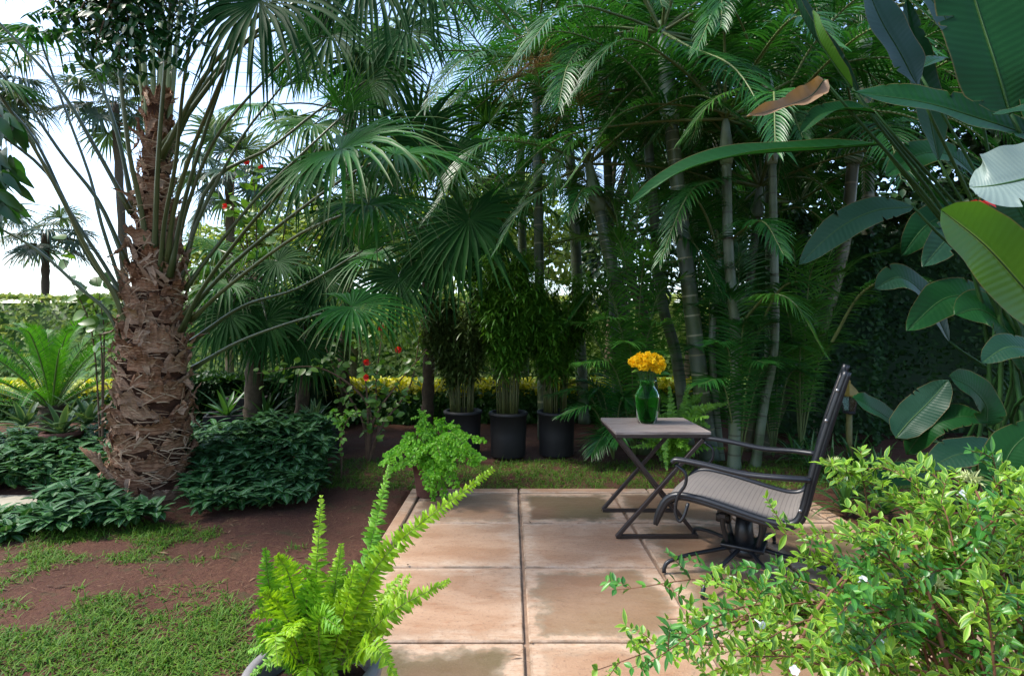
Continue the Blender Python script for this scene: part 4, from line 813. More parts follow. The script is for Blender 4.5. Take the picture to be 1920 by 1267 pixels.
hedge('creeper_wall', 'tall boundary wall covered in sunlit pale creeper', -24, 12, 13.6, .6, 2.05, 'far_hedge', 24000, .14, .05, None, 0, 'wall', 'green_hedge')
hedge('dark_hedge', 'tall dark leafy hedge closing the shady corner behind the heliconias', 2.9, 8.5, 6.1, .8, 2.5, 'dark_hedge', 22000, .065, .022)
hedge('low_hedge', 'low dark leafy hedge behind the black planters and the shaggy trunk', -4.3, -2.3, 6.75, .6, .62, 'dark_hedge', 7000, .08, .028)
def tree(label, base, H, blobs, mat, n, L, W, tr=.14, name='leafy_tree', clump=40, group=None, cat='tree'):
    t = thing(name, label, cat, base, group); b = A(*base); mb = MB(); top = b+UP*H*.55
    tube(mb, smooth([b-UP*.1, b+UP*H*.3+A(.1, 0, 0), top], 12), np.linspace(tr, tr*.55, 12), 10)
    for c, r in blobs: tube(mb, smooth([top-UP*H*.1, (top+A(*c))/2+UP*.1, A(*c)], 7), np.linspace(tr*.45, tr*.12, 7), 6)
    mb.build('trunk', M['bark'], t); mb = MB(); blob_leaves(mb, blobs, n, L, W, surf=.55, clump=clump); mb.build('crown', M[mat], t)['kind'] = 'stuff'
    return t
def blobs_px(*q): return [(P(u, v, Y), (r*Y/1000, r*Y/1000*.8, rz*Y/1000)) for u, v, Y, r, rz in q]
tree('pale sunlit tree standing beyond the creeper wall', (-8.5, 18, 0), 4, blobs_px((450, 470, 18, 90, 60), (540, 430, 18, 90, 70), (620, 460, 17.5, 100, 70), (380, 500, 18, 80, 40)), 'tree_far', 6500, .22, .075)
tree('yellow-green tree beyond the wall between the fan palms', (-1.5, 17, 0), 4.5, blobs_px((700, 450, 17, 90, 70), (820, 430, 17, 100, 80), (950, 420, 17, 110, 90), (1060, 470, 17, 80, 60)), 'tree_far', 7000, .22, .075)
tree('dense tree behind the feather palms filling the gaps with dark leaves', (3.5, 10.5, 0), 5.5, blobs_px((1180, 470, 10.5, 110, 120), (1320, 330, 10.5, 130, 120), (1390, 520, 10, 90, 80), (1230, 200, 11, 120, 110), (1440, 250, 10.5, 120, 120)), 'tree_dark', 11000, .16, .055)
tree('tall dark tree behind the heliconias and the leaning stem', (7.5, 10, 0), 6, blobs_px((1500, 250, 10, 140, 120), (1660, 180, 10, 140, 130), (1540, 450, 9.5, 140, 120), (1720, 380, 9.5, 150, 130), (1880, 300, 9.5, 140, 160), (1620, 40, 10, 150, 90)), 'tree_dark', 15000, .16, .055)
tree('dark rounded tree behind the dark hedge at the edge of view', (8.5, 8, 0), 4.5, blobs_px((1800, 520, 8, 130, 110), (1920, 420, 8, 120, 140), (1930, 150, 8, 130, 140), (1780, 80, 8.5, 110, 100)), 'tree_dark', 11000, .15, .05)
tree('tall tree with dark leaves high above the feather palm crowns', (2.2, 12, 0), 8, blobs_px((1120, 60, 12, 120, 90), (1290, 20, 12, 130, 100), (1430, 60, 12, 120, 100), (1200, -80, 12, 160, 90), (1400, -90, 12, 160, 90)), 'tree_dark', 8500, .17, .055)
tree('bushy mid green tree behind the tall drooping fan palm', (-3.5, 11.5, 0), 3.6, blobs_px((560, 560, 11.5, 60, 50), (640, 600, 11.5, 70, 50), (760, 590, 11.5, 80, 60), (880, 570, 11.5, 80, 70), (980, 590, 11, 70, 60)), 'tree_far', 6500, .13, .045)

# hibiscus shrubs with red flowers
def shrub(name, label, base, tipsL, mat, leaf, nper, flowers, cat='shrub', twig='twig', r0=.018, spreadr=.16):
    t = thing(name, label, cat, base); b = A(*base); mb = MB(); lf = MB()
    for k, path in enumerate(tipsL):
        pts = [b-UP*.03]+[P(*q) for q in path]; pa = smooth(pts, 20); tube(mb, pa, np.linspace(r0, r0*.18, 20), 6)
        n = nper; f = 4+G.random(n)**.7*14.9; i = f.astype(int); i = np.minimum(i, 18); fr = (f-i)[:, None]; B = pa[i]*(1-fr)+pa[i+1]*fr+rdir(n)*G.random((n, 1))*spreadr
        ribbons(lf, B, rdir(n, -.7, .5), nrm(A(0, -.6, .8)+rdir(n)*.6), leaf[0]*G.uniform(.6, 1.2, n), leaf[1]*G.uniform(.7, 1.2, n), (.25, .9, 1, .7, .05), None, .5, 0, .2, 3)
    mb.build('branches', M[twig], t); lf.build('foliage', M[mat], t)['kind'] = 'stuff'
    for (u, v, Y) in flowers:
        m = MB(); c = P(u, v, Y); d = nrm(A(R_.uniform(-.5, .5), -1, R_.uniform(-.4, .4))); s1 = ortho(d, UP); s2 = np.cross(d, s1)
        a = np.arange(5)*2*np.pi/5+R_.random(); D = d*.5+np.cos(a)[:, None]*s1+np.sin(a)[:, None]*s2
        ribbons(m, np.tile(c, (5, 1)), D, d, (.055 if Y < 6 else .07)*.75, .019, (.25, .8, 1, .6), None, .3, -.6, .2, 3); tube(m, smooth([c, c+d*.04, c+d*.07-UP*.01], 5), .004, 5); m.build('flower', M['red'], t)
shrub('hibiscus_shrub', 'open hibiscus shrub with bare branches and red flowers behind the maidenhair fern', gp(690, 865)*A(1, 1, 0), [[(700, 790, 4.9), (745, 720, 4.9), (800, 655, 4.8)], [(690, 780, 4.9), (684, 700, 4.8), (668, 600, 4.8)], [(710, 800, 4.9), (705, 720, 5.0), (720, 600, 5.1)], [(715, 800, 4.9), (770, 720, 5.1), (790, 600, 5.2)], [(680, 790, 5.0), (640, 720, 5.0), (610, 650, 5.0)], [(690, 760, 4.9), (600, 690, 4.8), (480, 700, 4.6)]], 'hibiscus', (.075, .03), 42,
      [(687, 680, 4.75), (690, 707, 4.7), (713, 612, 4.9), (746, 656, 4.8)], r0=.016)
shrub('hibiscus_shrub', 'tall slender hibiscus with small red flowers behind the bare leaf stalks', (-3.5, 7.2, 0), [[(470, 600, 7.2), (460, 430, 7.0), (425, 385, 6.8)], [(480, 600, 7.2), (480, 400, 7.0), (470, 300, 6.9)], [(500, 600, 7.2), (530, 450, 7.0), (552, 345, 6.9)], [(490, 560, 7.2), (440, 420, 7.0), (445, 265, 7.0)], [(520, 560, 7.2), (600, 430, 7.0), (590, 330, 7.0)]], 'hibiscus', (.13, .055), 34, [(425, 388, 6.6), (464, 306, 6.7), (492, 316, 6.7)], r0=.02, spreadr=.22)
shrub('round_leaf_shrub', 'climbing shrub with round bright leaves beside the shaggy trunk', (-3.45, 4.5, 0), [[(175, 640, 4.5), (140, 540, 4.45), (108, 460, 4.4)], [(190, 650, 4.5), (170, 560, 4.5), (130, 500, 4.5)], [(195, 640, 4.5), (190, 580, 4.45), (180, 520, 4.4)]], 'hibiscus', (.115, .055), 13, [], 'shrub', 'twig', .008, .10)
shrub('red_flower_vine', 'thin climbing branch with one red bud high between the palm crowns', (.55, 6.6, 0), [[(1010, 700, 6.6), (1030, 480, 6.4), (1017, 300, 6.2)]], 'hibiscus', (.10, .04), 40, [(1017, 306, 6.1)], 'vine', 'twig', .012, .2)
shrub('golden_sapling', 'thin staked sapling with a few yellow-green leaves by the ground cover', gp(640, 895)*A(1, 1, 0), [[(640, 830, 4.36), (642, 790, 4.36), (648, 765, 4.36)], [(640, 830, 4.36), (650, 790, 4.34), (670, 770, 4.3)], [(640, 820, 4.36), (630, 785, 4.36), (622, 768, 4.36)]], 'fern_back', (.045, .017), 22, [], 'sapling', 'twig', .007, .07)

# overhanging tree branch, top of the view
def branch():
    root = P(260, -260, 2.6); t = thing('tree_branch', 'dark leafy branch hanging into view above the shaggy palm', 'branch', root); mb = MB(); lf = MB()
    for (u, v, Y) in [(120, 60, 2.5), (180, 110, 2.5), (225, 120, 2.6), (270, 60, 2.6), (320, 20, 2.7), (150, 20, 2.4), (210, 50, 2.45), (300, 110, 2.65), (240, 90, 2.5), (100, 10, 2.5), (185, 70, 2.4), (330, 60, 2.7)]:
        e = P(u, v, Y); pa = smooth([root, (root*.45+e*.55)+A(*rdir(1)[0])*.06+UP*.05, e], 18); tube(mb, pa, np.linspace(.012, .002, 18), 5)
        for j in range(9, 18):
            for sg in (1, -1):
                d = nrm(A(sg, R_.uniform(-.5, .5), -.35)); q = np.array([pa[j]+d*f for f in np.linspace(.02, .13, 5)]); q = np.repeat(q, 2, 0); s = np.tile(A(.3, .2, .1), (10, 1))*np.tile([[1], [-1]], (5, 1)); 
                ribbons(lf, q, d*.5+s*2+rdir(10)*.3-UP*.5, nrm(A(0, -.5, .8)+rdir(10)*.3), G.uniform(.04, .065, 10), .0115, (.3, 1, .95, .1), None, .3, 0, .15, 3)
    mb.build('twigs', M['twig'], t); lf.build('foliage', M['tree_near'], t)['kind'] = 'stuff'
branch()
def branch2():
    root = P(-160, 120, 1.9); t = thing('tree_branch', 'curling dark leaves of a branch at the edge of view beside the far palm', 'branch', root); mb = MB(); lf = MB()
    for (u, v) in [(15, 230), (5, 290), (18, 330), (-10, 380), (-20, 200), (10, 360), (-20, 300)]:
        e = P(u, v, 1.9); tube(mb, smooth([root, (root+e)/2+UP*.05, e], 8), .004, 5); n = 9
        ribbons(lf, e+rdir(n)*.03, A(.3, 0, -1)+rdir(n)*.7, A(0, -1, .3)+rdir(n)*.3, .09, .016, (.3, 1, 1, .6, .1), None, .4, .9, .25, 3)
    mb.build('twigs', M['twig'], t); lf.build('foliage', M['tree_near'], t)['kind'] = 'stuff'
branch2()

# ------------------------------------------------------------------ heliconia
def heli(label, base, leaves, stems=()):
    t = thing('heliconia', label, 'heliconia', base)
    for L in leaves:
        px, hw, nor, mat = L[:4]; kw = L[4] if len(L) > 4 else {}; lab = kw.pop('label', None); pts = [P(*q) for q in px]; petiole = kw.pop('pet', None)
        mb = MB(); broad(mb, pts, hw, nor, **kw); lf = mb.build('leaf', M[mat], t, label=lab)
        mb = MB(); pe = [P(*q) for q in petiole] if petiole else [A(*base)+A(R_.uniform(-.3, .5), R_.uniform(-.5, .4), 0), A(base[0]*.6+pts[0][0]*.4+R_.uniform(0, .25), base[1]*.6+pts[0][1]*.4, pts[0][2]*.55+.15)]
        tube(mb, smooth(pe+[pts[0]], 12), np.linspace(.013, .006, 12), 7); tube(mb, smooth(pts, 20)-ortho(pts[-1]-pts[0], A(*nor))*.003, np.linspace(.0045, .001, 20), 5); mb.build('leaf_stalk', M['heli_stalk'], t)
    return t
B1 = (2.75, 2.3, 0); B2 = (2.75, 2.85, 0); B3 = (2.62, 3.1, 0)
heli('heliconia plant with big dark blades and one bright drooping leaf overhead', B1, [
    ([(1895, 215, 2.0), (1868, 120, 2.0), (1830, 0, 2.05), (1790, -150, 2.1)], .165, (-.15, -1, -.1), 'heli'),
    ([(1960, 262, 2.0), (1850, 225, 2.05), (1730, 190, 2.1), (1598, 172, 2.2)], .115, (0, -.75, .6), 'heli'),
    ([(2020, 640, 1.55), (1935, 555, 1.52), (1850, 462, 1.50), (1765, 393, 1.48)], .085, (-.55, -.8, .3), 'heli_lit', dict(label='bright yellow-green drooping leaf', cup=.25, prof=([0, .1, .35, .7, .88, .97, 1], [.3, .7, 1, 1, .8, .4, .05]), pet=[(2060, 900, 1.7), (2030, 780, 1.6)])),
    ([(2010, 300, 1.0), (1935, 330, 1.0), (1870, 345, 1.0), (1818, 350, 1.02)], .078, (.1, -.8, .6), 'heli_pale', dict(label='pale waxy leaf', prof=([0, .1, .4, .8, .93, 1], [.5, .9, 1, .95, .7, .1]), pet=[(2120, 900, 1.1), (2090, 500, 1.05)])),
    ([(1990, 20, 2.1), (1960, 130, 2.0), (1935, 240, 1.95)], .07, (-.5, -.8, .1), 'heli'),
    ([(2000, 200, 1.9), (1930, 205, 1.9), (1860, 215, 1.95)], .04, (0, -.6, .8), 'heli_grey')])
heli('heliconia plant with long narrow leaves reaching across the palm stems', B2, [
    ([(1650, 270, 2.5), (1530, 280, 2.5), (1380, 292, 2.5), (1270, 325, 2.52), (1180, 383, 2.55)], .065, (0, -.55, .8), 'heli', dict(cup=.5)),
    ([(1712, 388, 2.5), (1640, 395, 2.5), (1570, 430, 2.5), (1498, 496, 2.5)], .075, (.2, -.85, .5), 'heli_grey', dict(label='dull grey-green leaf')),
    ([(1720, 160, 2.4), (1690, 100, 2.4), (1650, 30, 2.4), (1610, -70, 2.4)], .12, (.3, -.9, .1), 'heli_grey'),
    ([(1610, 180, 2.6), (1560, 110, 2.6), (1510, 40, 2.6), (1470, -60, 2.6)], .045, (.6, -.8, .2), 'heli_grey', dict(cup=.9)),
    ([(1598, 165, 2.5), (1565, 120, 2.5), (1535, 70, 2.5), (1524, 20, 2.5)], .028, (.8, -.5, .2), 'heli_lit', dict(cup=1.2)),
    ([(1720, 130, 2.8), (1760, 110, 2.8), (1800, 120, 2.8), (1830, 160, 2.8)], .06, (.1, -.5, .8), 'heli_grey'),
    ([(1640, 210, 2.45), (1590, 205, 2.45), (1540, 215, 2.45), (1500, 250, 2.45)], .05, (.1, -.6, .7), 'heli', dict(cup=.5)),
    ([(1545, 150, 2.4), (1520, 180, 2.4), (1470, 200, 2.4), (1400, 219, 2.4)], .05, (.15, -.9, .45), 'heli_brown', dict(label='dried brown curled leaf', cup=.8, wave=.25, prof=([0, .1, .3, .6, .85, 1], [.25, .75, 1, .8, .5, .1])))])
heli('low heliconia with broad dark leaves beside the flowering bush', B3, [
    ([(1680, 820, 2.75), (1705, 790, 2.75), (1745, 750, 2.72), (1778, 712, 2.7)], .085, (-.45, -.75, .5), 'heli_grey'),
    ([(1700, 805, 2.9), (1670, 785, 2.9), (1630, 760, 2.85), (1598, 745, 2.85)], .085, (.2, -.7, .7), 'heli'),
    ([(1850, 800, 2.6), (1850, 760, 2.6), (1820, 725, 2.6), (1780, 705, 2.6)], .10, (.1, -.8, .55), 'heli'),
    ([(1930, 860, 2.4), (1870, 848, 2.4), (1800, 850, 2.4), (1735, 880, 2.4)], .09, (.1, -.5, .9), 'heli_grey'),
    ([(1990, 700, 2.3), (1940, 660, 2.3), (1890, 650, 2.3), (1840, 680, 2.3)], .07, (.1, -.7, .7), 'heli_grey'),
    ([(1700, 850, 2.8), (1740, 800, 2.7), (1800, 780, 2.65), (1860, 790, 2.6)], .08, (-.1, -.6, .8), 'heli'),
    ([(1900, 950, 2.2), (1880, 900, 2.2), (1900, 840, 2.2), (1960, 790, 2.2)], .09, (-.3, -.8, .4), 'heli'),
    ([(1800, 960, 2.5), (1760, 910, 2.45), (1700, 890, 2.4), (1640, 905, 2.4)], .075, (.1, -.6, .8), 'heli')])
heli('dense heliconia clump of overlapping dark leaves in front of the dark hedge', (2.9, 3.2, 0), [
    ([(1850, 420, 3.0), (1800, 400, 3.0), (1740, 420, 3.0), (1690, 480, 3.0)], .10, (.1, -.8, .6), 'heli'),
    ([(1900, 480, 2.9), (1860, 440, 2.9), (1790, 440, 2.9), (1730, 500, 2.85)], .11, (.1, -.8, .6), 'heli_grey'),
    ([(1880, 600, 2.8), (1830, 560, 2.8), (1770, 560, 2.8), (1700, 620, 2.8)], .11, (.1, -.8, .55), 'heli'),
    ([(1930, 700, 2.7), (1890, 620, 2.7), (1840, 580, 2.7), (1790, 590, 2.7)], .12, (.0, -.85, .5), 'heli'),
    ([(1780, 640, 3.1), (1740, 560, 3.1), (1690, 520, 3.1), (1640, 540, 3.1)], .10, (.2, -.8, .55), 'heli_grey'),
    ([(1830, 330, 3.0), (1780, 290, 3.0), (1720, 290, 3.0), (1660, 330, 3.0)], .10, (.1, -.8, .55), 'heli'),
    ([(1950, 520, 2.6), (1930, 430, 2.6), (1890, 360, 2.6), (1850, 320, 2.6)], .12, (-.3, -.9, .2), 'heli'),
    ([(1760, 300, 2.9), (1740, 200, 2.9), (1715, 100, 2.9), (1700, 0, 2.9)], .11, (.2, -.9, .1), 'heli'),
    ([(1830, 150, 2.8), (1790, 60, 2.8), (1740, -10, 2.8), (1690, -50, 2.8)], .11, (.2, -.9, .2), 'heli_grey')])
def redflower():
    c = P(1836, 380, 2.2); t = thing('red_bract', 'red flower bract hanging among the heliconia leaves', 'flower', c); m = MB(); n = 9
    ribbons(m, c+rdir(n)*.015, A(.1, -.3, -.6)+rdir(n)*.7, A(0, -1, .2), .07, .014, (.3, 1, .8, .1), None, .4, 0, .3, 3); m.build('petals', M['red'], t); m = MB(); tube(m, smooth([c, c+A(.05, 0, .15), c+A(.25, .1, .2)], 7), .005, 5); m.build('stem', M['stalk'], t)
redflower()

# ------------------------------------------------------------------ flowering bush in front
def bush():
    base = A(1.42, 1.55, 0); t = thing('flowering_bush', 'sprawling variegated bush with small white flowers overhanging the patio', 'bush', base)
    tips = [(1155, 1105, 1.65), (1120, 1255, 1.35), (1185, 1200, 1.45), (1250, 1160, 1.5), (1455, 1000, 1.6), (1540, 868, 1.75), (1600, 880, 1.75), (1660, 860, 1.7), (1725, 870, 1.65), (1860, 848, 1.6), (1915, 900, 1.5), (1330, 1090, 1.6), (1400, 1060, 1.6), (1500, 1040, 1.6), (1380, 1120, 1.5)]
    while len(tips) < 70:
        u = R_.uniform(1150, 1960); v = R_.uniform(880, 1300); lim = np.interp(u, [1150, 1250, 1400, 1520, 1610, 1700, 1960], [1250, 1200, 1145, 1090, 985, 905, 890])
        if v < lim: continue
        if 1640 < u < 1860 and 1100 < v < 1240: continue
        tips.append((u, v, R_.uniform(1.2, 1.75)))
    for (u, v, Y) in tips:
        e = P(u, v, Y); b = base+A(R_.uniform(-.25, .25), R_.uniform(-.3, .3), 0); mid = b*.35+e*.65+UP*(.08+.15*R_.random()); mid[2] = max(mid[2], e[2]*.8)
        pa = smooth([b, b*.7+mid*.3+UP*.12, mid, e], 26); mb = MB(); tube(mb, pa, np.linspace(.005, .0012, 26), 5, False, 1)
        js = np.arange(11, 26); 
        def leafset(q, T, sc, nn):
            Sd = ortho(T, rdir(len(q))); S2 = np.cross(T, Sd)
            for sg in (1, -1):
                D = T*.55+sg*(Sd*np.where(np.arange(len(q)) % 2, 1, .2)[:, None]+S2*np.where(np.arange(len(q)) % 2, .2, 1)[:, None])*.8+UP*.25+rdir(len(q))*.2
                ribbons(mb, q, D, UP+A(0, -.4, 0)+rdir(len(q))*.35, sc*G.uniform(.016, .054, len(q)), sc*G.uniform(.0055, .0105, len(q)), (.2, .8, 1, .65, .04), None, .25, 0, .35, 5)
        T = nrm(np.gradient(pa, axis=0)); leafset(pa[js], T[js], 1., 1)
        tube_q = []
        for j in range(10, 25, 2):
            d = nrm(T[j]*.7+rdir(1)[0]*.8+UP*.15); L = R_.uniform(.05, .13); tw = smooth([pa[j], pa[j]+d*L*.5, pa[j]+d*L-UP*.012], 7); tube(mb, tw, np.linspace(.0018, .0007, 7), 4, False, 1)
            leafset(tw[1:], np.tile(d, (6, 1)), .82, 1)
        mb.build('branch', [M['bush'] if R_.random() < .72 else M['bush_dk'], M['redtwig']], t)
    # a few thick woody stems
    mb = MB()
    for q in ([(1540, 1267, 1.5), (1590, 1110, 1.5), (1600, 1090, 1.5)], [(1480, 1267, 1.4), (1520, 1160, 1.45), (1600, 1060, 1.5)], [(1530, 1180, 1.6), (1560, 1130, 1.6), (1640, 1000, 1.6)], [(1780, 1267, 1.4), (1740, 1100, 1.45), (1700, 960, 1.55)], [(1850, 1267, 1.4), (1880, 1050, 1.5), (1830, 920, 1.55)]): tube(mb, smooth([P(*k) for k in q], 10), np.linspace(.007, .003, 10), 6)
    mb.build('woody_stem', M['redtwig'], t)
    for (u, v, Y, kind) in [(1815, 935, 1.5, 'white'), (1842, 945, 1.5, 'white'), (1805, 925, 1.52, 'white'), (1843, 1092, 1.35, 'white'), (1835, 1100, 1.35, 'white'), (1428, 1170, 1.35, 'white'), (1618, 1085, 1.4, 'white'), (1650, 1205, 1.3, 'white'), (1590, 1165, 1.32, 'greenbud'), (1600, 1180, 1.32, 'greenbud'), (1575, 1180, 1.32, 'greenbud'), (1812, 895, 1.5, 'greenbud'), (1830, 900, 1.5, 'greenbud'), (1560, 868, 1.72, 'greenbud'), (1760, 1095, 1.4, 'greenbud'), (1490, 1255, 1.25, 'white')]:
        c = P(u, v, Y); m = MB()
        if kind == 'white':
            d = nrm(A(-.2, -1, .2)+rdir(1)[0]*.6); s1 = ortho(d, UP); s2 = np.cross(d, s1); a = np.arange(5)*2*np.pi/5; tube(m, smooth([c-d*.025, c-d*.008, c], 5), np.linspace(.0015, .004, 5), 6)
            ribbons(m, np.tile(c, (5, 1)), d*.5+np.cos(a)[:, None]*s1+np.sin(a)[:, None]*s2, d, .0115, .0055, (.4, .9, 1, .4), None, .2, .5, .2, 3)
        else:
            n = 46; ribbons(m, c+rdir(n)*.008, rdir(n, -.3, 1), rdir(n), G.uniform(.012, .03, n), .0022, (.6, 1, .8, .2), None, .3, 0, .2, 3)
        m.build('flower' if kind == 'white' else 'flower_bud', M[kind], t)
bush()

# ------------------------------------------------------------------ table
def table():
    x0, x1, y0, y1, H = .60, 1.152, 3.065, 3.565, .62
    t = thing('side_table', 'small square folding table with weathered plank top and crossed dark metal legs', 'table', ((x0+x1)/2, (y0+y1)/2, 0))
    mb = MB(); n = 4; d = (y1-y0-.0)/n
    for i in range(n): box(mb, ((x0+x1)/2, y0+d*(i+.5), H-.009), (x1-x0, d-.0025, .018), var=R_.random(), bev=.002)
    mb.build('tabletop', M['wood'], t, False)
    mb = MB(); s = .02; z = H-.018-s/2
    for y in (y0+s/2+.004, y1-s/2-.004): box(mb, ((x0+x1)/2, y, z), (x1-x0-.008, s, s), bev=.002)
    for x in (x0+s/2+.004, x1-s/2-.004): box(mb, (x, (y0+y1)/2, z), (s, y1-y0-2*s-.0085, s), bev=.002)
    mb.build('top_frame', M['metal_brown'], t, False)
    for y, sg in ((y0+.014, 1), (y1-.014, -1)):
        zt = z-s/2-.001; mb = MB(); bar(mb, (x0+.01, y, .012), (x1-.045, y, zt-.006), .022, .022, (0, 1, 0), bev=.002); mb.build('leg', M['metal_brown'], t, False)
        mb = MB(); bar(mb, (x1-.075, y+sg*.0245, .012), (x0+.03, y+sg*.0245, zt-.006), .022, .022, (0, 1, 0), bev=.002); mb.build('leg', M['metal_brown'], t, False)
        mb = MB(); box(mb, ((x0+x1)/2-.03, y+sg*.012, .011), (x1-x0-.075, .020, .021), bev=.002); mb.build('foot_bar', M['metal_brown'], t, False)
    mb = MB(); cxm = (x0+x1)/2-.022; bar(mb, (cxm, y0+.05, .288), (cxm, y1-.05, .288), .016, .016, bev=.002); mb.build('stretcher', M['metal_brown'], t, False)
table()
VC = A(*P(1213, 786, 3.37)); VC[2] = .6205
def vase():
    o = [(0, .0), (.050, .0), (.058, .004), (.064, .03), (.076, .09), (.084, .145), (.083, .175), (.070, .205), (.052, .228), (.049, .238), (.058, .262), (.066, .270)]
    i = [(.063, .269), (.054, .26), (.0455, .238), (.048, .228), (.066, .204), (.079, .175), (.080, .145), (.072, .09), (.060, .033), (.052, .012), (0, .010)]
    mb = MB(); lathe(mb, o+i, VC, 48); return tag(mb.build('vase', M['glass']), 'green glass vase holding yellow flowers on the wooden table', 'vase')
vase()
def bouquet():
    pos = [(-.075, -.02, .385), (-.035, -.05, .365), (.045, -.05, .355), (.085, -.02, .37), (.0, -.01, .41), (.055, .02, .415), (-.04, .03, .415), (.09, .03, .395), (.015, -.065, .385), (-.085, .03, .39), (.02, .06, .42)]
    for k, (dx, dy, dz) in enumerate(pos):
        c = VC+A(dx, dy, dz); o = nrm(A(dx, dy, .10)); t = thing('yellow_flower', 'ruffled golden yellow carnation bloom in the green vase bouquet', 'flower', VC+A(dx*.2, dy*.2, .02), 'yellow blooms in the green vase')
        mb = MB(); tube(mb, smooth([VC+A(-dx*.25, -dy*.25, .02), VC+A(dx*.28, dy*.28, .22), c-o*.02], 10), .0028, 6); mb.build('stem', M['strap'], t)
        mb = MB(); n = 110; d = rdir(n, -.25, 1); s1 = ortho(o, UP+A(.1, .2, 0)); s2 = np.cross(o, s1); D = d[:, :1]*s1+d[:, 1:2]*s2+d[:, 2:]*o
        ribbons(mb, c-o*.012+D*G.uniform(0, .016, (n, 1)), D, rdir(n), G.uniform(.018, .030, n), G.uniform(.008, .013, n), (.4, .8, 1.1, 1), None, 0, G.normal(0, .9, n), .3, 5, None, None, .5); mb.build('petals', M['yellow'], t)
bouquet()
def vase_leaf():
    t = thing('flower_leaf', 'single pale leaf hanging from the bouquet beside the blooms', 'leaf', VC+A(0, 0, .2)); mb = MB()
    ribbons(mb, (VC+A(-.05, -.03, .33))[None], A(-1, -.2, .05)[None], A(0, -.4, 1)[None], .06, .013, (.2, .8, 1, .6, .05), None, .5, 0, .3, 3); mb.build('blade', M['bush'], t); mb = MB(); ribbons(mb, (VC+A(.05, -.02, .30))[None], A(1, -.1, .5)[None], A(-.4, -.6, .6)[None], .10, .02, (.2, .8, 1, .6, .05), None, .8, 0, .3, 3); mb.build('blade', M['bush_dk'], t)
    mb = MB(); tube(mb, smooth([VC+A(-.01, 0, .03), VC+A(-.02, -.01, .24), VC+A(-.05, -.03, .33)], 8), .002, 5); mb.build('stem', M['strap'], t)
vase_leaf()

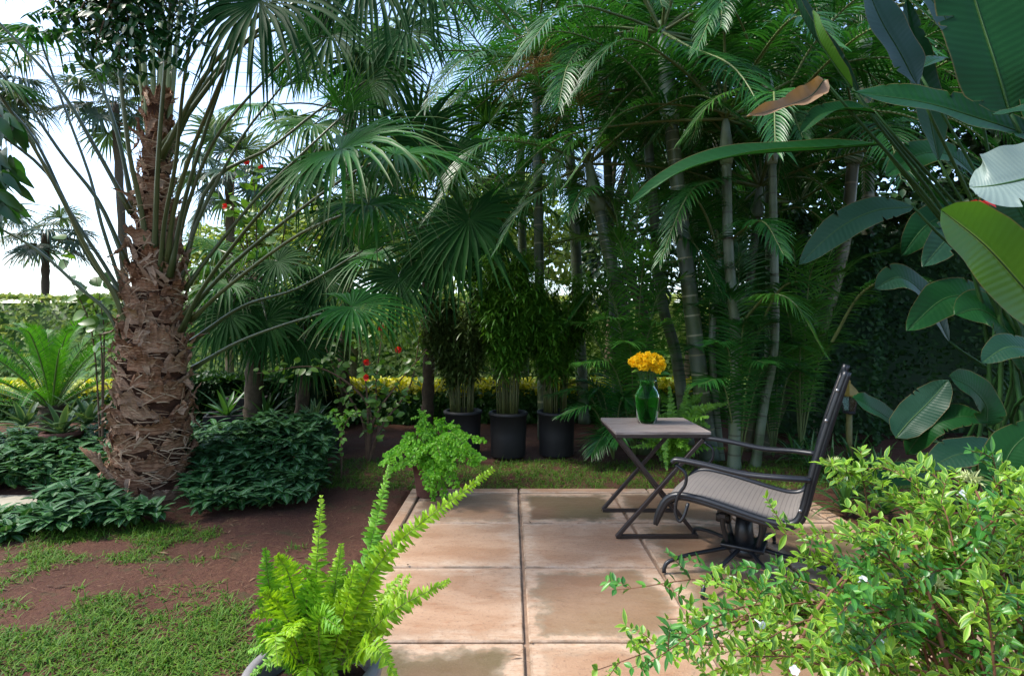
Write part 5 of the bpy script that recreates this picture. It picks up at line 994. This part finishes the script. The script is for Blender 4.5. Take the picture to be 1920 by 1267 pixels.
# ------------------------------------------------------------------ swivel chair
def chair():
    f = nrm(A(-.85, .53, 0)); l = A(-f[1], f[0], 0)*-1; C = A(1.18, 2.70, 0); W = .275
    t = thing('swivel_chair', 'black metal patio swivel chair with taupe woven sling seat facing the table', 'chair', C)
    q = lambda s, w_, z: C+f*s+l*w_+UP*z
    prof = smooth([(.375, 0, .235), (.355, 0, .30), (.315, 0, .372), (.255, 0, .402), (.15, 0, .398), (.0, 0, .372), (-.12, 0, .350), (-.20, 0, .345), (-.252, 0, .368), (-.278, 0, .43), (-.30, 0, .53), (-.335, 0, .68), (-.375, 0, .83), (-.41, 0, .95), (-.435, 0, 1.03)], 60)
    for w_ in (-W, W):
        mb = MB(); tube(mb, [q(p[0], w_, p[2]) for p in prof], interp([0, .04, .1, .9, 1], [.008, .014, .017, .017, .013], 60), 10, ell=(1, .8)); nn = np.gradient(prof, axis=0); nv = nrm(np.stack([nn[:, 2], 0*nn[:, 0], -nn[:, 0]], -1)); o_ = -np.sign(nv[20, 2])*.012
        tube(mb, [q(p[0]+v_[0]*o_, w_, p[2]+v_[2]*o_) for p, v_ in zip(prof, nv)], interp([0, .04, .1, .9, 1], [.006, .012, .015, .015, .010], 60), 10); mb.build('side_rail', M['metal'], t)
    def sling(i0, i1, name, n=15):
        pr = prof[i0:i1]; s = np.concatenate([[0], np.cumsum(np.linalg.norm(np.diff(pr, axis=0), axis=1))]); xx = np.linspace(-1, 1, n); nn = np.gradient(pr, axis=0); nv = nrm(np.stack([nn[:, 2], 0*nn[:, 0], -nn[:, 0]], -1))
        V = []; at = []
        for i, p in enumerate(pr):
            for x in xx:
                sg = .016*(1-x*x)-.008; V.append(q(p[0]+nv[i][0]*sg, x*(W-.004), p[2]+nv[i][2]*sg)); at.append((x, s[i]+1, .5))
        mb = MB(); mb.add(V, grid_faces(len(pr), n), None, at); o = mb.build(name, M['sling'], t); md = o.modifiers.new('thickness', 'SOLIDIFY'); md.thickness = .003; return o
    sling(3, 36, 'seat'); sling(36, 58, 'backrest')
    for s_, z_ in ((.30, .352), (-.2, .318), (-.425, 1.0)):
        mb = MB(); tube(mb, smooth([q(s_, -W, z_), q(s_, 0, z_-.012), q(s_, W, z_)], 8), .011, 8); mb.build('crossbar', M['metal'], t)
    for w_ in (-W-.035, W+.035):
        mb = MB(); pa = smooth([q(.275, w_, .565), q(.25, w_, .580), (q(.12, w_, .572)), q(-.05, w_, .553), q(-.2, w_, .558), q(-.305, w_*.93, .56)], 24)
        tube(mb, pa+A(0, 0, .0)+l*.011, .0115, 8); tube(mb, pa-l*.011, .0115, 8); mb.build('armrest', M['metal'], t)
        mb = MB(); pa = smooth([q(.262, w_, .555), q(.215, w_, .52), (q(.215, w_, .465)), q(.25, w_, .405), q(.262, w_, .33), q(.245, w_, .285), q(.222, w_, .31), q(.205, w_*.95, .375)], 26); tube(mb, pa, .008, 7); mb.build('arm_support', M['metal'], t)
        for (s_, z_) in ((.255, .553), (-.268, .42), (-.365, .82), (-.405, .95)):
            mb = MB(); c = q(s_, w_*.97 if z_ > .55 and s_ > 0 else (W+.016)*(1 if w_ > 0 else -1), z_); tube(mb, [c-l*.006, c+l*.006], .007, 8); mb.build('bolt', M['bolt'], t)
    # swivel mechanism
    mb = MB(); box(mb, q(-.02, 0, .30), (.26, .20, .022), f, bev=.003); box(mb, q(.06, 0, .325), (.03, .5, .022), f, bev=.003); box(mb, q(-.12, 0, .318), (.03, .5, .022), f, bev=.003); mb.build('seat_plate', M['metal'], t, False)
    mb = MB()
    for s_ in (-.085, .085):
        for w_ in (-.07, .07): tube(mb, smooth([q(s_, w_, .29), q(s_*1.05, w_, .22), q(s_*.8, w_*.8, .13)], 8), .013, 7)
    tube(mb, [q(0, 0, .28), q(0, 0, .18), q(0, 0, .07)], [.035, .045, .05], 14); box(mb, q(.10, .02, .235), (.07, .06, .045), f, bev=.005); box(mb, q(0, 0, .125), (.2, .16, .02), f, bev=.004)
    mb.build('swivel_post', M['metal'], t)
    mb = MB(); tube(mb, [q(0, 0, .13), q(0, 0, .10), q(0, 0, .075)], [.06, .085, .07], 16); mb.build('hub', M['metal'], t)
    for k, (dx, dy) in enumerate([(-.42, -.06), (-.32, -.31), (.0, -.42), (.37, -.20), (.30, .30), (-.12, .40)]):
        d = A(dx, dy, 0); mb = MB(); tube(mb, smooth([C+d*.12+UP*.115, C+d*.4+UP*.10, C+d*.7+UP*.085, C+d*.94+UP*.06, C+d+UP*.03, C+d*1.005+UP*.006], 16), .0105, 8); mb.build('leg', M['metal'], t)
chair()

# ------------------------------------------------------------------ garden lamp, cables
def lamp():
    b = P(1592, 875, 4.65)*A(1, 1, 0); t = thing('garden_lamp', 'small unlit garden lantern with ochre cap on a post behind the chair', 'lamp', b); z = P(1592, 775, 4.65)[2]
    mb = MB(); tube(mb, [b-UP*.02, b+UP*z*.5, b+UP*z], .024, 10); mb.build('post', M['lamppost'], t)
    mb = MB(); lathe(mb, [(0, z), (.05, z), (.055, z+.012), (.045, z+.02), (0, z+.021)], b, 6); mb.build('collar', M['blackpot'], t, False)
    mb = MB(); lathe(mb, [(.045, z+.022), (.072, z+.155), (.069, z+.156), (.042, z+.024)], b, 6); mb.build('glass_shade', M['lampglass'], t, False)
    mb = MB()
    for k in range(6):
        a = k*math.pi/3; o = A(math.cos(a), math.sin(a), 0); bar(mb, b+o*.047+UP*(z+.02), b+o*.076+UP*(z+.158), .006, .006)
    mb.build('cage', M['blackpot'], t, False)
    mb = MB(); lathe(mb, [(.001, z+.157), (.092, z+.157), (.094, z+.168), (.06, z+.215), (.022, z+.255), (.012, z+.262), (.014, z+.285), (.001, z+.295)], b, 6); mb.build('cap', M['lampcap'], t, False)
lamp()
for k, (v0, v1) in enumerate([(78, 76), (104, 104), (125, 124), (150, 151)]):
    mb = MB(); tube(mb, smooth([P(-900, v0-40, 40), P(100, v0, 40), P(900, v1+10, 40), P(2600, v1-60, 40)], 30), .018, 5)
    tag(mb.build('power_line', M['cable']), ['uppermost of the thin power lines crossing the pale sky', 'second thin power line from the top across the pale sky', 'third thin power line from the top across the pale sky', 'lowest of the thin power lines crossing the pale sky'][k], 'cable', 'power lines across the sky')
